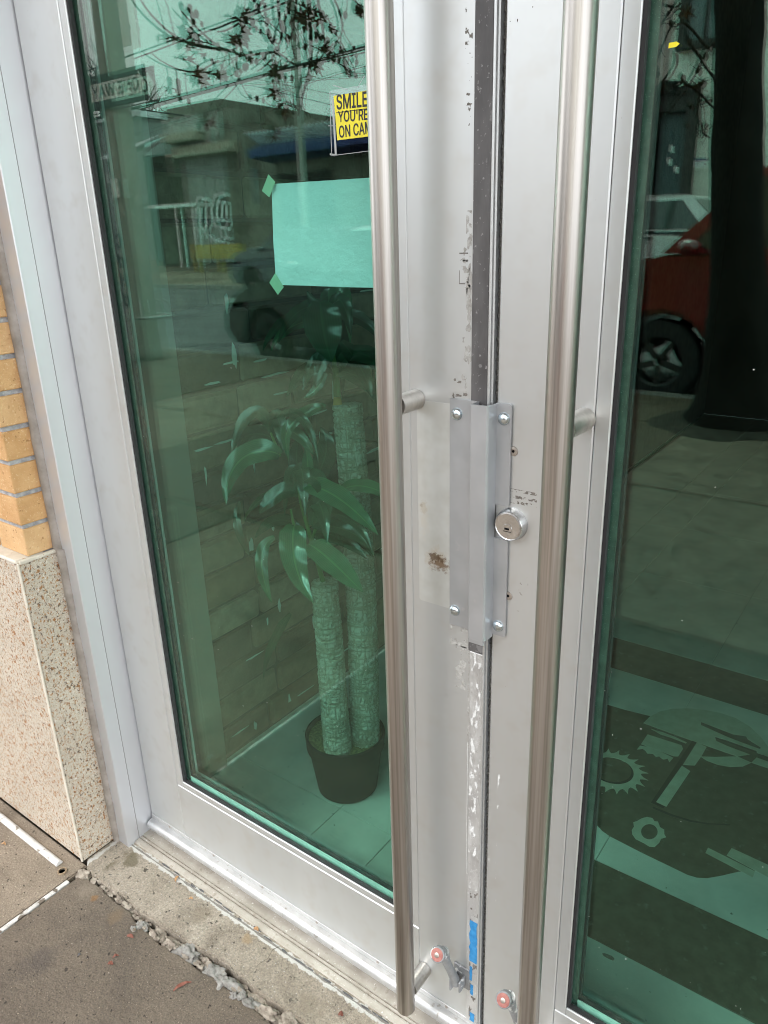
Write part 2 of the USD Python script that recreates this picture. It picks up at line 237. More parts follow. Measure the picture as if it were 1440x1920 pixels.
M['slab_grey'] = concrete('grey_concrete', (0.112, 0.086, 0.059), (0.168, 0.131, 0.092), (0.085, 0.066, 0.047), 3, 0.4)
M['step'] = concrete('pale_sill_concrete', (0.28, 0.235, 0.18), (0.39, 0.335, 0.27), (0.20, 0.165, 0.125), 9, 0.6, spots=[((-0.880, -0.093, 0), 0.050, (1, 1.6, 0), (0.15, 0.125, 0.08), 0.85, 22, 0.16), ((-0.905, -0.125, 0), 0.028, (1.3, .8, 0), (0.17, 0.14, 0.095), 0.8, 30, 0.16), ((-0.62, -0.10, 0), 0.035, (1, 1, 0), (0.22, 0.18, 0.13), 0.6, 25, 0.2), ((-0.50, -0.085, 0), 0.02, (1, 1, 0), (0.36, 0.24, 0.12), 0.5, 40, 0.2), ((-0.30, -0.12, 0), 0.05, (1, 1, 0), (0.22, 0.18, 0.13), 0.5, 25, 0.2), ((0, -0.0660, 0), 0.0125, (0, 1, 0), (0.58, 0.56, 0.52), 0.95, 70, 0.10), ((0, -0.0640, 0), 0.0042, (0, 1, 0), (0.13, 0.11, 0.09), 0.75, 34, 0.08), ((-0.957, 0, 0), 0.012, (1, 0, 0), (0.58, 0.56, 0.52), 0.9, 60, 0.10)])
M['joint_dirt'] = two_tone('joint_dirt', (0.03, 0.024, 0.018), (0.085, 0.07, 0.055), 40, 0.95, bump=0.6, spec=0.1)
M['rib_dirt'] = two_tone('brown_groove_dirt', (0.14, 0.105, 0.075), (0.34, 0.30, 0.25), 130, 0.9)
M['white_joint'] = two_tone('peeling_white_joint', (0.36, 0.34, 0.31), (0.58, 0.56, 0.53), 50, 0.7, bump=0.4, bscale=150, extra=[(38, 0.53, 0.58, (0.12, 0.095, 0.072)), (140, 0.62, 0.68, (0.25, 0.22, 0.18))])
M['pvc'] = two_tone('white_plastic_strip', (0.46, 0.45, 0.43), (0.60, 0.59, 0.575), 14, 0.45, extra=[(60, 0.60, 0.66, (0.2, 0.17, 0.13)), (20, 0.55, 0.75, (0.36, 0.33, 0.29))])
M['stone'] = two_tone('blue_grey_stone', (0.15, 0.138, 0.122), (0.30, 0.285, 0.262), 60, 0.85, bump=0.7, bscale=200, extra=[(45, 0.62, 0.72, (0.22, 0.17, 0.12))])
M['crumb'] = two_tone('crumbled_mortar', (0.16, 0.13, 0.10), (0.36, 0.31, 0.255), 70, 0.9, bump=0.7, bscale=200)
M['chalk'] = two_tone('chalky_white_mortar', (0.40, 0.37, 0.33), (0.54, 0.52, 0.48), 90, 0.95, bump=0.6, bscale=300)
M['leaf_red'] = two_tone('red_brown_dry_leaf', (0.10, 0.028, 0.018), (0.20, 0.068, 0.042), 80, 0.7)
M['leaf_tan'] = two_tone('tan_dry_leaf', (0.30, 0.16, 0.07), (0.42, 0.25, 0.12), 80, 0.7)
M['wet'] = two_tone('damp_stain', (0.17, 0.15, 0.10), (0.25, 0.22, 0.17), 30, 0.5)
# glass
M['pane_outer'] = pane('green_outer_glass', (0.775, 0.942, 0.888), (1.0, 0.96, 0.88), 0.0245)
M['pane_inner'] = pane('coated_inner_glass', (0.93, 0.99, 0.975), (1.0, 1.0, 0.96), 0.046)
M['spacer'] = two_tone('dotted_spacer', (0.055, 0.062, 0.055), (0.09, 0.10, 0.088), 60, 0.5, extra=[(700, 0.66, 0.72, (0.26, 0.27, 0.26))])
M['spacer_low'] = two_tone('pale_lower_spacer', (0.40, 0.44, 0.42), (0.52, 0.56, 0.54), 60, 0.5, extra=[(700, 0.66, 0.72, (0.2, 0.22, 0.2))])
M['paper'] = two_tone('white_paper', (0.80, 0.83, 0.87), (0.84, 0.87, 0.91), 6, 0.8, detail=2, bump=0.5, bscale=26, bdist=0.012)
M['tape'] = plain('green_painter_tape', (0.50, 0.62, 0.44), 0.6)
M['sticker'] = plain('yellow_sticker', (0.86, 0.74, 0.02), 0.45)
M['ink'] = plain('black_ink', (0.012, 0.011, 0.012), 0.5)
M['film'] = pane('clear_plastic_film', (0.93, 0.94, 0.94), (1, 1, 1), 0.03)
M['film_edge'] = plain('milky_film_edge', (0.40, 0.43, 0.42), 0.5)
# lobby
M['tile'] = two_tone('pale_floor_tile', (0.44, 0.435, 0.405), (0.54, 0.53, 0.50), 9, 0.4, 0.5, extra=[(70, 0.70, 0.74, (0.12, 0.12, 0.10)), (6, 0.55, 0.8, (0.37, 0.365, 0.34))])
M['tile_dark'] = two_tone('dark_floor_tile', (0.046, 0.038, 0.028), (0.085, 0.072, 0.055), 30, 0.42, 0.5, extra=[(40, 0.62, 0.74, (0.13, 0.125, 0.11))])
M['tile_gap'] = plain('tile_gap', (0.05, 0.055, 0.05), 0.9)
M['inlay'] = two_tone('pale_inlay', (0.33, 0.32, 0.265), (0.40, 0.39, 0.33), 30, 0.45)
M['inlay_black'] = plain('black_inlay', (0.014, 0.015, 0.016), 0.5)
for k, c in enumerate([(0.065, 0.048, 0.034), (0.11, 0.083, 0.055), (0.038, 0.030, 0.023), (0.16, 0.125, 0.088), (0.085, 0.057, 0.034)]):
    M[f'wallstone{k}'] = two_tone(f'lobby_stone_{"abcde"[k]}', tuple(0.7 * x for x in c), tuple(1.35 * x for x in c), 14, 0.85, bump=0.8, bscale=40, bdist=0.006)
M['wall_mortar'] = two_tone('lobby_mortar', (0.018, 0.016, 0.013), (0.04, 0.036, 0.03), 20, 0.95, bump=0.6, bscale=90)
M['smear'] = plain('pale_mortar_smear', (0.42, 0.47, 0.44), 0.9)
M['pilaster'] = two_tone('painted_pilaster', (0.16, 0.16, 0.135), (0.19, 0.19, 0.165), 3, 0.7)
M['trim_white'] = two_tone('scuffed_white_trim', (0.45, 0.45, 0.42), (0.62, 0.62, 0.58), 26, 0.6)
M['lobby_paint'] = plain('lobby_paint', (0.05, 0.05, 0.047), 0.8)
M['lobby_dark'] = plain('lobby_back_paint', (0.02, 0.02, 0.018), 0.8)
M['pot'] = plain('black_plastic_pot', (0.007, 0.008, 0.007), 0.6, spec=0.25)
M['moss'] = two_tone('moss_soil', (0.06, 0.055, 0.02), (0.20, 0.19, 0.08), 160, 0.95, bump=1.0, bscale=300)
def bark_mat():
    nd = {'g': ('geometry', {}), 'n': ('noise_texture', {'scale': 14, 'detail': 5}), 'r': ('rgb_ramp', {'ramp': [(0.3, (0.33, 0.32, 0.265)), (0.7, (0.44, 0.43, 0.37))]}), 'p': ('principled_bsdf', {'roughness': 0.85}), 'b': ('bump', {'strength': 0.8, 'distance': 0.004}), 'm': ('mix_color', {'blend_type': 'multiply', 'fac': 1.0}), 'mn': ('math', {'math_type': 'minimum'}), 'rv': ('rgb_ramp', {'ramp': [(0.0, (0.56, 0.54, 0.46)), (0.7, (1,) * 3)]})}
    lk = [('g.position', 'n.vector'), ('n.fac', 'r.fac')]
    for k, sc in (('h', (14, 14, 100)), ('v', (80, 80, 18))):          # thin cracks across and along the stem, where a stretched noise passes its middle
        nd['m' + k] = ('mapping', {'scale': sc, 'location': (0, 3.0 if k == 'v' else 0, 0)}); nd['n' + k] = ('noise_texture', {'scale': 1.0, 'detail': 2.0, 'roughness': 0.4}); nd['s' + k] = ('math', {'math_type': 'subtract', 'value2': 0.5}); nd['a' + k] = ('math', {'math_type': 'absolute'}); nd['x' + k] = ('math', {'math_type': 'multiply', 'value2': 9.0, 'use_clamp': True})
        lk += [('g.position', f'm{k}.vector'), (f'm{k}.vector', f'n{k}.vector'), (f'n{k}.fac', f's{k}.value1'), (f's{k}.value', f'a{k}.value1'), (f'a{k}.value', f'x{k}.value1')]
    lk += [('xh.value', 'mn.value1'), ('xv.value', 'mn.value2'), ('mn.value', 'rv.fac'), ('r.color', 'm.a'), ('rv.color', 'm.b'), ('m.result', 'p.base_color'), ('mn.value', 'b.height'), ('b.normal', 'p.normal')]
    return material('pale_cracked_bark', nd, lk)
M['palmbark'] = bark_mat()
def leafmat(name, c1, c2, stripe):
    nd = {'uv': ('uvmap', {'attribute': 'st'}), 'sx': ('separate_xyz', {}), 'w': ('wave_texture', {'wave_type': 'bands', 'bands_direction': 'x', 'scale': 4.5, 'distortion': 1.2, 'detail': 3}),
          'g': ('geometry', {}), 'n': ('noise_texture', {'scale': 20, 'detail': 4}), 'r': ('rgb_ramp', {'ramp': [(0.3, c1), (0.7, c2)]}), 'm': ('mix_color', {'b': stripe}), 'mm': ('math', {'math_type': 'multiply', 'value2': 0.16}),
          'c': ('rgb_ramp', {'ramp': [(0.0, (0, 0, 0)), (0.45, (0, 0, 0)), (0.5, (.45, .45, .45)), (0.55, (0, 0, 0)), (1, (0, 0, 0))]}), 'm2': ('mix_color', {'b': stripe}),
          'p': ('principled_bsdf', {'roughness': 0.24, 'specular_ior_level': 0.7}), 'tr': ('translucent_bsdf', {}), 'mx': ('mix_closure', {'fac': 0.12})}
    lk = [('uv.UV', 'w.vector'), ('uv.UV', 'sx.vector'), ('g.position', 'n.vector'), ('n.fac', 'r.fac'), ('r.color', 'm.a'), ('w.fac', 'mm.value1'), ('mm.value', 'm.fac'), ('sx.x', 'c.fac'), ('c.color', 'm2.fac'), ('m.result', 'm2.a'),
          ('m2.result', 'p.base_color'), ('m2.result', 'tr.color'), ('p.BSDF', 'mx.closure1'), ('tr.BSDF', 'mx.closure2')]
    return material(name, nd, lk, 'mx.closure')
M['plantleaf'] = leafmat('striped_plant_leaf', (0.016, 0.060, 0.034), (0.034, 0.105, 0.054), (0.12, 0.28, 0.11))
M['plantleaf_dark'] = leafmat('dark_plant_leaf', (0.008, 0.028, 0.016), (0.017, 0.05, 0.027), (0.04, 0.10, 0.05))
M['stem_green'] = plain('green_stem', (0.07, 0.15, 0.04), 0.5)
M['stem_orange'] = plain('dry_orange_sheath', (0.42, 0.22, 0.06), 0.8)
# street
M['asphalt'] = two_tone('asphalt', (0.06, 0.06, 0.062), (0.10, 0.10, 0.10), 1.2, 0.8, 0.6, 0.3, 60, extra=[(0.7, 0.5, 0.7, (0.13, 0.13, 0.125))])
M['kerb'] = concrete('kerb_stone', (0.20, 0.19, 0.17), (0.30, 0.28, 0.26), (0.14, 0.13, 0.12), 4)
M['pole'] = two_tone('grey_green_pole', (0.27, 0.285, 0.25), (0.37, 0.385, 0.345), 5, 0.7, bump=0.3, bscale=40, stretch=(1, 1, 0.3), extra=[(9, 0.60, 0.66, (0.46, 0.47, 0.44))])
M['galv'] = plain('galvanised_band', (0.42, 0.43, 0.43), 0.4, 0.8)
M['sign_black'] = plain('black_sign', (0.012, 0.013, 0.012), 0.5)
M['sign_white'] = plain('white_sign', (0.80, 0.81, 0.80), 0.5)
M['house'] = two_tone('pale_stucco', (0.76, 0.75, 0.68), (0.82, 0.81, 0.74), 1.5, 0.9, bump=0.2, bscale=60)
M['house_dark'] = plain('dark_brown_trim', (0.035, 0.03, 0.027), 0.6)
M['house_door'] = plain('slate_blue_door', (0.085, 0.115, 0.125), 0.45)
M['sign_navy'] = plain('navy_sign', (0.015, 0.03, 0.11), 0.5)
M['winglass'] = plain('window_glass', (0.05, 0.062, 0.065), 0.08, spec=1.0)
M['curtain'] = plain('grey_curtain', (0.22, 0.26, 0.27), 0.8)
M['block'] = two_tone('stained_block_wall', (0.13, 0.12, 0.095), (0.21, 0.20, 0.165), 0.8, 0.9, bump=0.3, bscale=12, stretch=(1, 1, 0.35), extra=[(0.9, 0.52, 0.68, (0.085, 0.078, 0.06))])
M['block_pale'] = two_tone('stained_pale_render', (0.26, 0.26, 0.235), (0.42, 0.42, 0.39), 1.6, 0.9, stretch=(1, 1, 0.12), extra=[(1.5, 0.50, 0.62, (0.13, 0.125, 0.105))])
M['shutter'] = plain('grey_shutter', (0.36, 0.36, 0.345), 0.5, 0.3)
M['graffiti'] = plain('silver_graffiti_paint', (0.72, 0.74, 0.74), 0.5)
M['graffiti_dark'] = plain('dark_graffiti_paint', (0.04, 0.05, 0.05), 0.6)
M['roofing'] = plain('pale_roof_sheet', (0.52, 0.56, 0.58), 0.4, 0.3)
M['awning_tan'] = plain('faded_tan_awning', (0.34, 0.29, 0.23), 0.8)
M['awning_blue'] = plain('blue_awning', (0.02, 0.045, 0.14), 0.7)
M['siding'] = plain('grey_siding', (0.24, 0.26, 0.255), 0.7)
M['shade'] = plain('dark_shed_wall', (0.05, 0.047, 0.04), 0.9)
M['white_paint'] = plain('white_paint', (0.68, 0.69, 0.68), 0.5)
M['yellow'] = two_tone('worn_yellow_paint', (0.32, 0.235, 0.05), (0.44, 0.34, 0.09), 3, 0.6)
M['wire'] = plain('black_cable', (0.02, 0.02, 0.02), 0.7)
M['bark'] = two_tone('dark_wet_bark', (0.010, 0.009, 0.008), (0.022, 0.019, 0.016), 9, 0.9, bump=1.0, bscale=30, bdist=0.02, stretch=(1, 1, 0.3), spec=0.2)
M['twig'] = plain('dark_twig', (0.035, 0.024, 0.017), 0.8, spec=0.2)
M['pod'] = plain('seed_pod', (0.05, 0.036, 0.022), 0.8, spec=0.2)
M['deadleaf'] = two_tone('curled_brown_leaf', (0.06, 0.028, 0.014), (0.11, 0.055, 0.026), 12, 0.8, spec=0.2)
M['soil'] = two_tone('tree_pit_soil', (0.03, 0.025, 0.018), (0.07, 0.06, 0.045), 14, 0.95, bump=1.0, bscale=40)
M['tyre'] = plain('tyre_rubber', (0.014, 0.014, 0.015), 0.7)
M['rim'] = plain('alloy_rim', (0.035, 0.036, 0.036), 0.4, 0.3)
M['carglass'] = plain('car_glass', (0.018, 0.026, 0.024), 0.04, spec=1.0)
M['lamp_glass'] = plain('headlamp_glass', (0.55, 0.57, 0.58), 0.12, spec=1.0)
M['lamp_red'] = plain('tail_lamp_red', (0.35, 0.02, 0.02), 0.2)
for n, c in dict(red=(0.12, 0.003, 0.005), silver=(0.022, 0.025, 0.026), graphite=(0.055, 0.062, 0.068), white=(0.60, 0.62, 0.61), dark=(0.02, 0.024, 0.024)).items():
    M['car_' + n] = plain(f'{n}_car_paint', c, 0.25, 0.0, 0.6, 1.0)

# ------------------------------------------------------------------ sidewalk
side = thing('sidewalk', 'damp concrete sidewalk of square flags between the doors and the kerb', kind='structure')
obj('sidewalk_bed', box(-16, 9, -5.7, -0.02, -0.25, -0.035), M['joint_dirt'], side)
def wiggle(p0, p1, n, amp, seed):
    rs = np.random.RandomState(seed); t = np.linspace(0, 1, n); a = np.outer(1 - t, p0) + np.outer(t, p1)
    a[1:-1] += (rs.rand(n - 2, 2) - 0.5) * 2 * amp; return [tuple(q) for q in a]
crack_low = [(-0.947, -0.186), (-0.90, -0.181)] + [tuple(on_z(*p)[:2]) for p in [(190, 1662), (215, 1690), (240, 1704), (258, 1730), (280, 1752), (300, 1768), (330, 1788), (360, 1807), (385, 1824), (400, 1833), (420, 1848), (440, 1862), (460, 1878), (480, 1893), (500, 1908), (520, 1924)]] + wiggle((-0.30, -0.181), (0.505, -0.185), 24, 0.006, 3)
crack_up = [(-0.945, -0.168)] + [tuple(on_z(*p)[:2]) for p in [(178, 1645), (190, 1655), (215, 1672), (240, 1690), (265, 1714), (290, 1728), (310, 1740), (335, 1758), (350, 1766), (370, 1780), (390, 1790), (410, 1801), (430, 1812), (450, 1832), (470, 1848), (490, 1866), (510, 1880), (535, 1897), (560, 1914)]] + wiggle((-0.28, -0.150), (0.98, -0.150), 34, 0.006, 4)
def fine(line, step=0.008, amp=0.0022, seed=1):
    rs = np.random.RandomState(seed); L = LineString(line); n = int(L.length / step); out = []
    for k in range(n + 1):
        q = L.interpolate(k / n, normalized=True); out.append((q.x + (rs.rand() - .5) * 2 * amp, q.y + (rs.rand() - .5) * 2 * amp))
    return out
def slab(poly, mat, top=0.0, thick=0.06, bevel=True, name='paving_slab', parent=side, lab=None):
    if not bevel: return obj(name, extrude(poly, thick, top - thick), mat, parent, label=lab)
    inner = poly.buffer(-0.003)
    low = extrude(poly, thick - 0.003, top - thick); up = extrude(inner, 0.003, top - 0.003)
    return obj(name, cat([low, up]), mat, parent, label=lab)
xs = [-15.55 + 1.46 * k for k in range(10)] + [-0.952, 0.508, 1.968, 3.428, 4.888, 6.348, 7.808, 9.0]
ys = [-0.02, -1.63, -3.20, -4.72, -5.69]
g = 0.006
tones = ['slab_grey', 'slab_tan', 'slab_dark']
for i in range(len(xs) - 1):
    for j in range(4):
        if j == 0 and i == xs.index(-0.952):
            poly = Polygon([(-0.952 + g, -0.2)] + fine(crack_low, seed=11) + [(0.508 - g, -0.19), (0.508 - g, -1.63 + g), (-0.952 + g, -1.63 + g)]).buffer(0)
            slab(poly, M['slab_dark'], lab='damp brown flag in front of the doors'); continue
        y1 = ys[j] - g if j else (-0.1605 if xs[i] < -0.96 else -0.14)
        poly = sbox(xs[i] + g, ys[j + 1] + g, xs[i + 1] - g, y1)
        if j == 3 and xs[i] < -0.70 < xs[i + 1]:
            poly = poly.difference(Point(-0.72, -5.0).buffer(0.62))
        m = 'slab_tan' if (j == 0 and xs[i + 1] == -0.952) else tones[(i * 7 + j * 3) % 3]
        if j == 0 and xs[i] > 0.4: m = 'slab_grey'
        slab(poly, M[m])
obj('joint_strip', box(-0.9575, -0.9465, -1.60, -0.212, -0.03, 0.0015, 0.001), M['white_joint'], side, label='peeling white strip in the joint left of the crack')
obj('tree_pit', lump((-0.72, -5.0, -0.02), (0.62, 0.62, 0.05), 3, 3, 0.3), M['soil'], side, smooth=True)
# sill concrete under the threshold
sill = thing('concrete_sill', 'pale concrete sill with a broken front edge below the glass doors', kind='structure')
sill_poly = Polygon([(-0.968, -0.03), (-0.968, -0.06), (-0.9705, -0.075), (-0.9705, -0.150)] + fine(crack_up, seed=12) + [(0.98, -0.03)]).buffer(0)
slab(sill_poly, M['step'], 0.006, 0.08, True, 'sill_slab', sill)
rs = random.Random(21)
def ground_patch(line, half, scale, thr, seed, z, step=0.0008):
    L = LineString(line); bx = L.buffer(half).bounds; nx, ny = int((bx[2] - bx[0]) / step), int((bx[3] - bx[1]) / step); X, Y = np.meshgrid(bx[0] + step * np.arange(nx), bx[1] + step * np.arange(ny), indexing='ij')
    import shapely
    dist = shapely.distance(shapely.points(X.ravel(), Y.ravel()), L).reshape(X.shape); f = meshkit.fbm(np.stack([X * scale, Y * scale, X * 0 + seed * 2.3], -1), 7, seed) - 0.16 * (dist / half) ** 2
    on = np.pad((f > thr).astype(np.int8), ((0, 0), (1, 1))); dd = np.diff(on, axis=1); r0_, c0 = np.nonzero(dd == 1); r1_, c1 = np.nonzero(dd == -1)
    ms = []; n = len(r0_); xa, xb, ya, yb_ = bx[0] + step * r0_, bx[0] + step * (r0_ + 1), bx[1] + step * c0, bx[1] + step * c1; zz_ = z + 0.0012 * meshkit.noise(np.stack([xa * 300, ya * 300, xa * 0], -1), 3)
    V = np.stack([np.stack(q, 1) for q in ((xa, ya, zz_), (xb, ya, zz_), (xb, yb_, zz_), (xa, yb_, zz_))], 1).reshape(-1, 3); k = np.arange(n)[:, None] * 4
    return trimesh.Trimesh(V, np.vstack([k + [0, 1, 2], k + [0, 2, 3]]), process=False)
gap = [extrude(blob(-0.80 + 0.9 * k / 22 + rs.random() * 0.02, -0.060 + (rs.random() - .5) * 0.006, 0.008 + 0.016 * rs.random(), 0.0015 + 0.0015 * rs.random(), 9, 0.5, rs), 0.0012, 0.0062) for k in range(22)]
obj('dark_gap', cat(gap), M['astragal_dark'], sill, kind='stuff')
crk = [on_z(*p, 0.0062) for p in [(470, 1825), (485, 1808), (502, 1797), (512, 1780), (524, 1775)]]
obj('hairline_crack', cat([quad([crk[k] + [0, -0.0012, 0], crk[k + 1] + [0, -0.0008, 0], crk[k + 1] + [0, 0.0008, 0], crk[k] + [0, 0.0012, 0]], 0.0003, (0, 0, 1)) for k in range(4)]), M['joint_dirt'], sill)

# broken joint filler
fill = thing('broken_joint_filler', 'crumbled mortar and grey stones filling the crack in front of the doors', 'joint filler')
mid = [tuple((np.array(LineString(crack_low).interpolate(t, True).coords[0]) + np.array(LineString(crack_up).interpolate(t, True).coords[0])) / 2) for t in np.linspace(0, 1, 140)]
crumbs = []
for k, (x, y) in enumerate(mid):
    if x > 0.2: break
    for q in range(3):
        rr = 0.0022 + 0.0062 * rs.random() ** 1.6
        crumbs.append(lump((x + (rs.random() - .5) * 0.014, y + (rs.random() - .5) * 0.022, -0.013 + 0.008 * rs.random()), (rr * 1.9, rr * .9, rr * 0.6), k * 3 + q, 2, 0.95))
obj('mortar_crumbs', cat(crumbs), M['crumb'], fill, smooth=40, kind='stuff')
for k, (pu, pv, rx, ry) in enumerate([(266, 1735, 0.019, 0.014), (252, 1744, 0.010, 0.009), (352, 1784, 0.030, 0.020), (400, 1822, 0.026, 0.017), (415, 1838, 0.018, 0.015), (436, 1850, 0.026, 0.014), (438, 1868, 0.010, 0.008), (452, 1868, 0.014, 0.011), (468, 1880, 0.020, 0.012), (318, 1768, 0.018, 0.013), (290, 1752, 0.014, 0.010), (505, 1898, 0.022, 0.012), (545, 1915, 0.024, 0.014), (225, 1688, 0.010, 0.006)]):
    c = on_z(pu, pv); obj('stone', lump((c[0], c[1], -0.006), (rx * .92, ry * .92, 0.012), 40 + k, 3, 0.95), M['stone' if k < 9 else 'crumb'], fill, smooth=50)
flakes = []
for k in range(46):
    t = rs.random() * 0.55; c = LineString(crack_low).interpolate(t, True)
    flakes.append(extrude(blob(c.x + (rs.random() - .5) * .01, c.y + 0.004 + (rs.random() - .5) * 0.006, 0.004 + 0.010 * rs.random(), 0.003 + 0.004 * rs.random(), 10, 0.6, rs), 0.003, -0.002 + 0.002 * rs.random()))
obj('mortar_flakes', cat(flakes), M['crumb'], fill, kind='stuff')
obj('corner_mortar', lump((-0.942, -0.180, -0.004), (0.024, 0.011, 0.006), 77, 3, 0.9), M['crumb'], fill, smooth=50)

# plastic strip at the pier foot
obj('plastic_edge_strip', cat([tube([(-3.0, -0.196, 0.001), (-1.013, -0.196, 0.001)], [0.0085, 0.0085], 14)]), M['pvc'], smooth=40, label='white plastic strip along the foot of the granite pier', cat='edge strip')
dw = thing('drain_hole', 'small dark rusty hole at the end of the white strip', 'drain hole')
obj('hole_rim', lathe([(0.0075, -0.012), (0.0105, -0.012), (0.0105, 0.003), (0.0075, 0.003)], 20, at=(-0.988, -0.205, 0.001)), M['rust'], dw); obj('hole_void', lathe([(0, -0.011), (0.0075, -0.011), (0.0075, -0.001), (0, -0.001)], 20, at=(-0.988, -0.205, 0.001)), M['slot'], dw)

# dry leaf scraps
for k, (pu, pv, a, L, w, m, lab) in enumerate([(342, 1850, 1.15, 0.036, 0.006, 'leaf_red', 'long narrow red dry leaf on the damp flag below the crack'), (244, 1757, 0.3, 0.016, 0.007, 'leaf_red', 'dark red leaf scrap beside the first stone of the crack'), (207, 1808, 0.5, 0.012, 0.007, 'leaf_red', 'small bright red leaf scrap alone on the damp flag'), (217, 1794, 1.0, 0.012, 0.004, 'leaf_red', 'curled red leaf scrap just above the bright red one'), (332, 1648, 1.9, 0.016, 0.006, 'leaf_tan', 'orange brown leaf scrap on the saddle plate'), (358, 1686, 0.5, 0.010, 0.004, 'leaf_tan', 'tiny tan leaf scrap on the sill near the saddle'), (480, 1743, 0.2, 0.012, 0.008, 'leaf_tan', 'pale tan crumb on the chalk line of the sill'), (639, 1903, 0.4, 0.010, 0.008, 'leaf_red', 'red leaf scrap on the sill near the left pull bar'), (7, 1583, 0.4, 0.012, 0.007, 'leaf_tan', 'orange leaf scrap on the tan flag by the pier'), (149, 1791, 1.3, 0.007, 0.004, 'astragal_dark', 'small black scrap on the damp flag')]):
    c = on_z(pu, pv, 0.008 if k in (4, 5, 6, 7) else 0.0015)
    n = 9; t = np.linspace(0, 1, n); wd = w * np.sin(np.pi * (0.08 + 0.88 * t)) * (0.8 + 0.4 * nrs.rand(n)); ca, sa = math.cos(a), math.sin(a)
    up, dn = [], []
    for q in range(n):
        cx, cy = (t[q] - .5) * L, 0.1 * L * math.sin(3 * t[q]); z = c[2] + 0.004 * math.sin(math.pi * t[q]) * (0.4 + .6 * nrs.rand())
        up.append((c[0] + cx * ca - (cy + wd[q] / 2) * sa, c[1] + cx * sa + (cy + wd[q] / 2) * ca, z + 0.0015)); dn.append((c[0] + cx * ca - (cy - wd[q] / 2) * sa, c[1] + cx * sa + (cy - wd[q] / 2) * ca, z))
    v = np.array(up + dn + [(p[0], p[1], p[2] - 0.0004) for p in up + dn]); f = []
    for q in range(n - 1): f += [[q, n + q, q + 1], [q + 1, n + q, n + q + 1], [2 * n + q, 2 * n + q + 1, 3 * n + q], [2 * n + q + 1, 3 * n + q + 1, 3 * n + q]]
    obj('dry_leaf', trimesh.Trimesh(v, f, process=False), M[m], label=lab, cat='leaf')
grit = []
for k in range(260):
    x, y = -0.92 + 1.0 * rs.random(), -0.05 - 0.85 * rs.random(); rr = 0.0004 + 0.0008 * rs.random() ** 3
    grit.append(trimesh.creation.box([rr * 2, rr * 1.4, rr], transform=trimesh.transformations.rotation_matrix(rs.random() * 3, [0, 0, 1]))); grit[-1].apply_translation([x, y, 0.0065 if y > -0.15 else 0.0005])
obj('grit', cat(grit), M['crumb'], label='pale grit scattered over the sill and the damp flag', cat='grit', kind='stuff')

# ------------------------------------------------------------------ brick and granite pier
def pier(side_sign, label):
    s = side_sign; fx = lambda x: x * s
    pr = thing('brick_pier', label, 'pier')
    def bb(x0, x1, *a): x0, x1 = sorted((fx(x0), fx(x1))); return box(x0, x1, *a)
    obj('mortar_core', cat([bb(-3.2, -0.985, -0.131, 0.045, 0.0, 3.3), bb(-0.99, -0.9635, -0.06, 0.045, 0, 3.3)]), M['mortar'], pr)
    H, J = 0.0572, 0.0095
    for c in range(38):
        z0 = 0.7715 + c * (H + J); x = -0.980; first = True
        L = 0.102 if c % 2 == 0 else 0.203
        if z0 > 3.2: break
        while x - L > -3.2 + 0.0:
            jit = lambda a: (rs.random() - .5) * a
            if x < -1.75 and (c > 14 or x < -2.2): break
            y0 = -0.1365 + jit(0.0012)
            obj('brick', bb(x - L + jit(.001), x + (jit(.001) if not first else 0), y0, (-0.0735 if first else -0.10), z0 + jit(.001), z0 + H + jit(.001), 0.0018), M[f'brick{rs.randrange(4)}'], pr)
            x -= L + J; L = 0.203; first = False
    if True:
        obj('wall_face', bb(-3.2, -1.76, -0.134, -0.10, 0.77, 3.3), M['brick1'], pr)
    # granite base: a front panel and a return panel meeting at a corner joint
    fp = obj('granite_panel', bb(-3.2, -0.9795, -0.160, -0.10, 0.001, 0.762, 0.004), M['granite'], pr, label='front granite panel')
    rp = obj('granite_panel', bb(-0.990, -0.972, -0.1585, -0.066, 0.001, 0.762, 0.003), M['granite'], pr, label='return granite panel beside the door frame')
    obj('granite_edge', bb(-0.9795, -0.9725, -0.1625, -0.1585, 0.001, 0.766, 0.0015), M['granite_edge'], pr)
    obj('granite_cap', bb(-3.2, -0.9800, -0.1625, -0.10, 0.7622, 0.7712, 0.003), M['granite_edge'], pr); obj('granite_cap', bb(-0.9795, -0.9722, -0.158, -0.066, 0.7622, 0.7705, 0.002), M['granite_edge'], pr)
    return pr
pr = pier(1, 'tan brick pier on a speckled granite base left of the doors')
# sealant between pier and frame
def sealant(x0, x1, z0, z1, seed):
    n = 60; z = np.linspace(z0, z1, n); nz = meshkit.fbm(np.stack([z * 12, z * 0, z * 0], 1), 4, seed) - .5
    return tube(np.stack([np.full(n, (x0 + x1) / 2) + 0.003 * nz, np.full(n, -0.0700) - 0.002 * nz, z], 1), np.full(n, abs(x1 - x0) / 2) * (1 + 0.25 * nz), 10)
frame = thing('door_frame', 'satin aluminium entrance frame around the pair of glass doors', 'door frame')
obj('sealant', sealant(-0.985, -0.957, 0.772, 3.0, 5), M['caulk'], frame, smooth=True); obj('sealant', sealant(-0.975, -0.950, 0.0, 0.772, 6), M['caulk'], frame, smooth=True)
for s in (-1, 1):
    fx = lambda a, c: tuple(sorted((a * s, c * s)))
    obj('jamb', box(*fx(-0.962, -0.9185), -0.0735, 0.045, 0.0, 2.15, 0.0015), M['alu_clean'], frame, label='left jamb' if s < 0 else 'right jamb')
    obj('jamb_seam', box(*fx(-0.9186, -0.9181), -0.0418, -0.0412, 0.0, 2.15), M['residue_dark'], frame)
    obj('jamb_cover', box(*fx(-0.9186, -0.9178), -0.0408, 0.045, 0.0, 2.15), M['alu_clean'], frame)
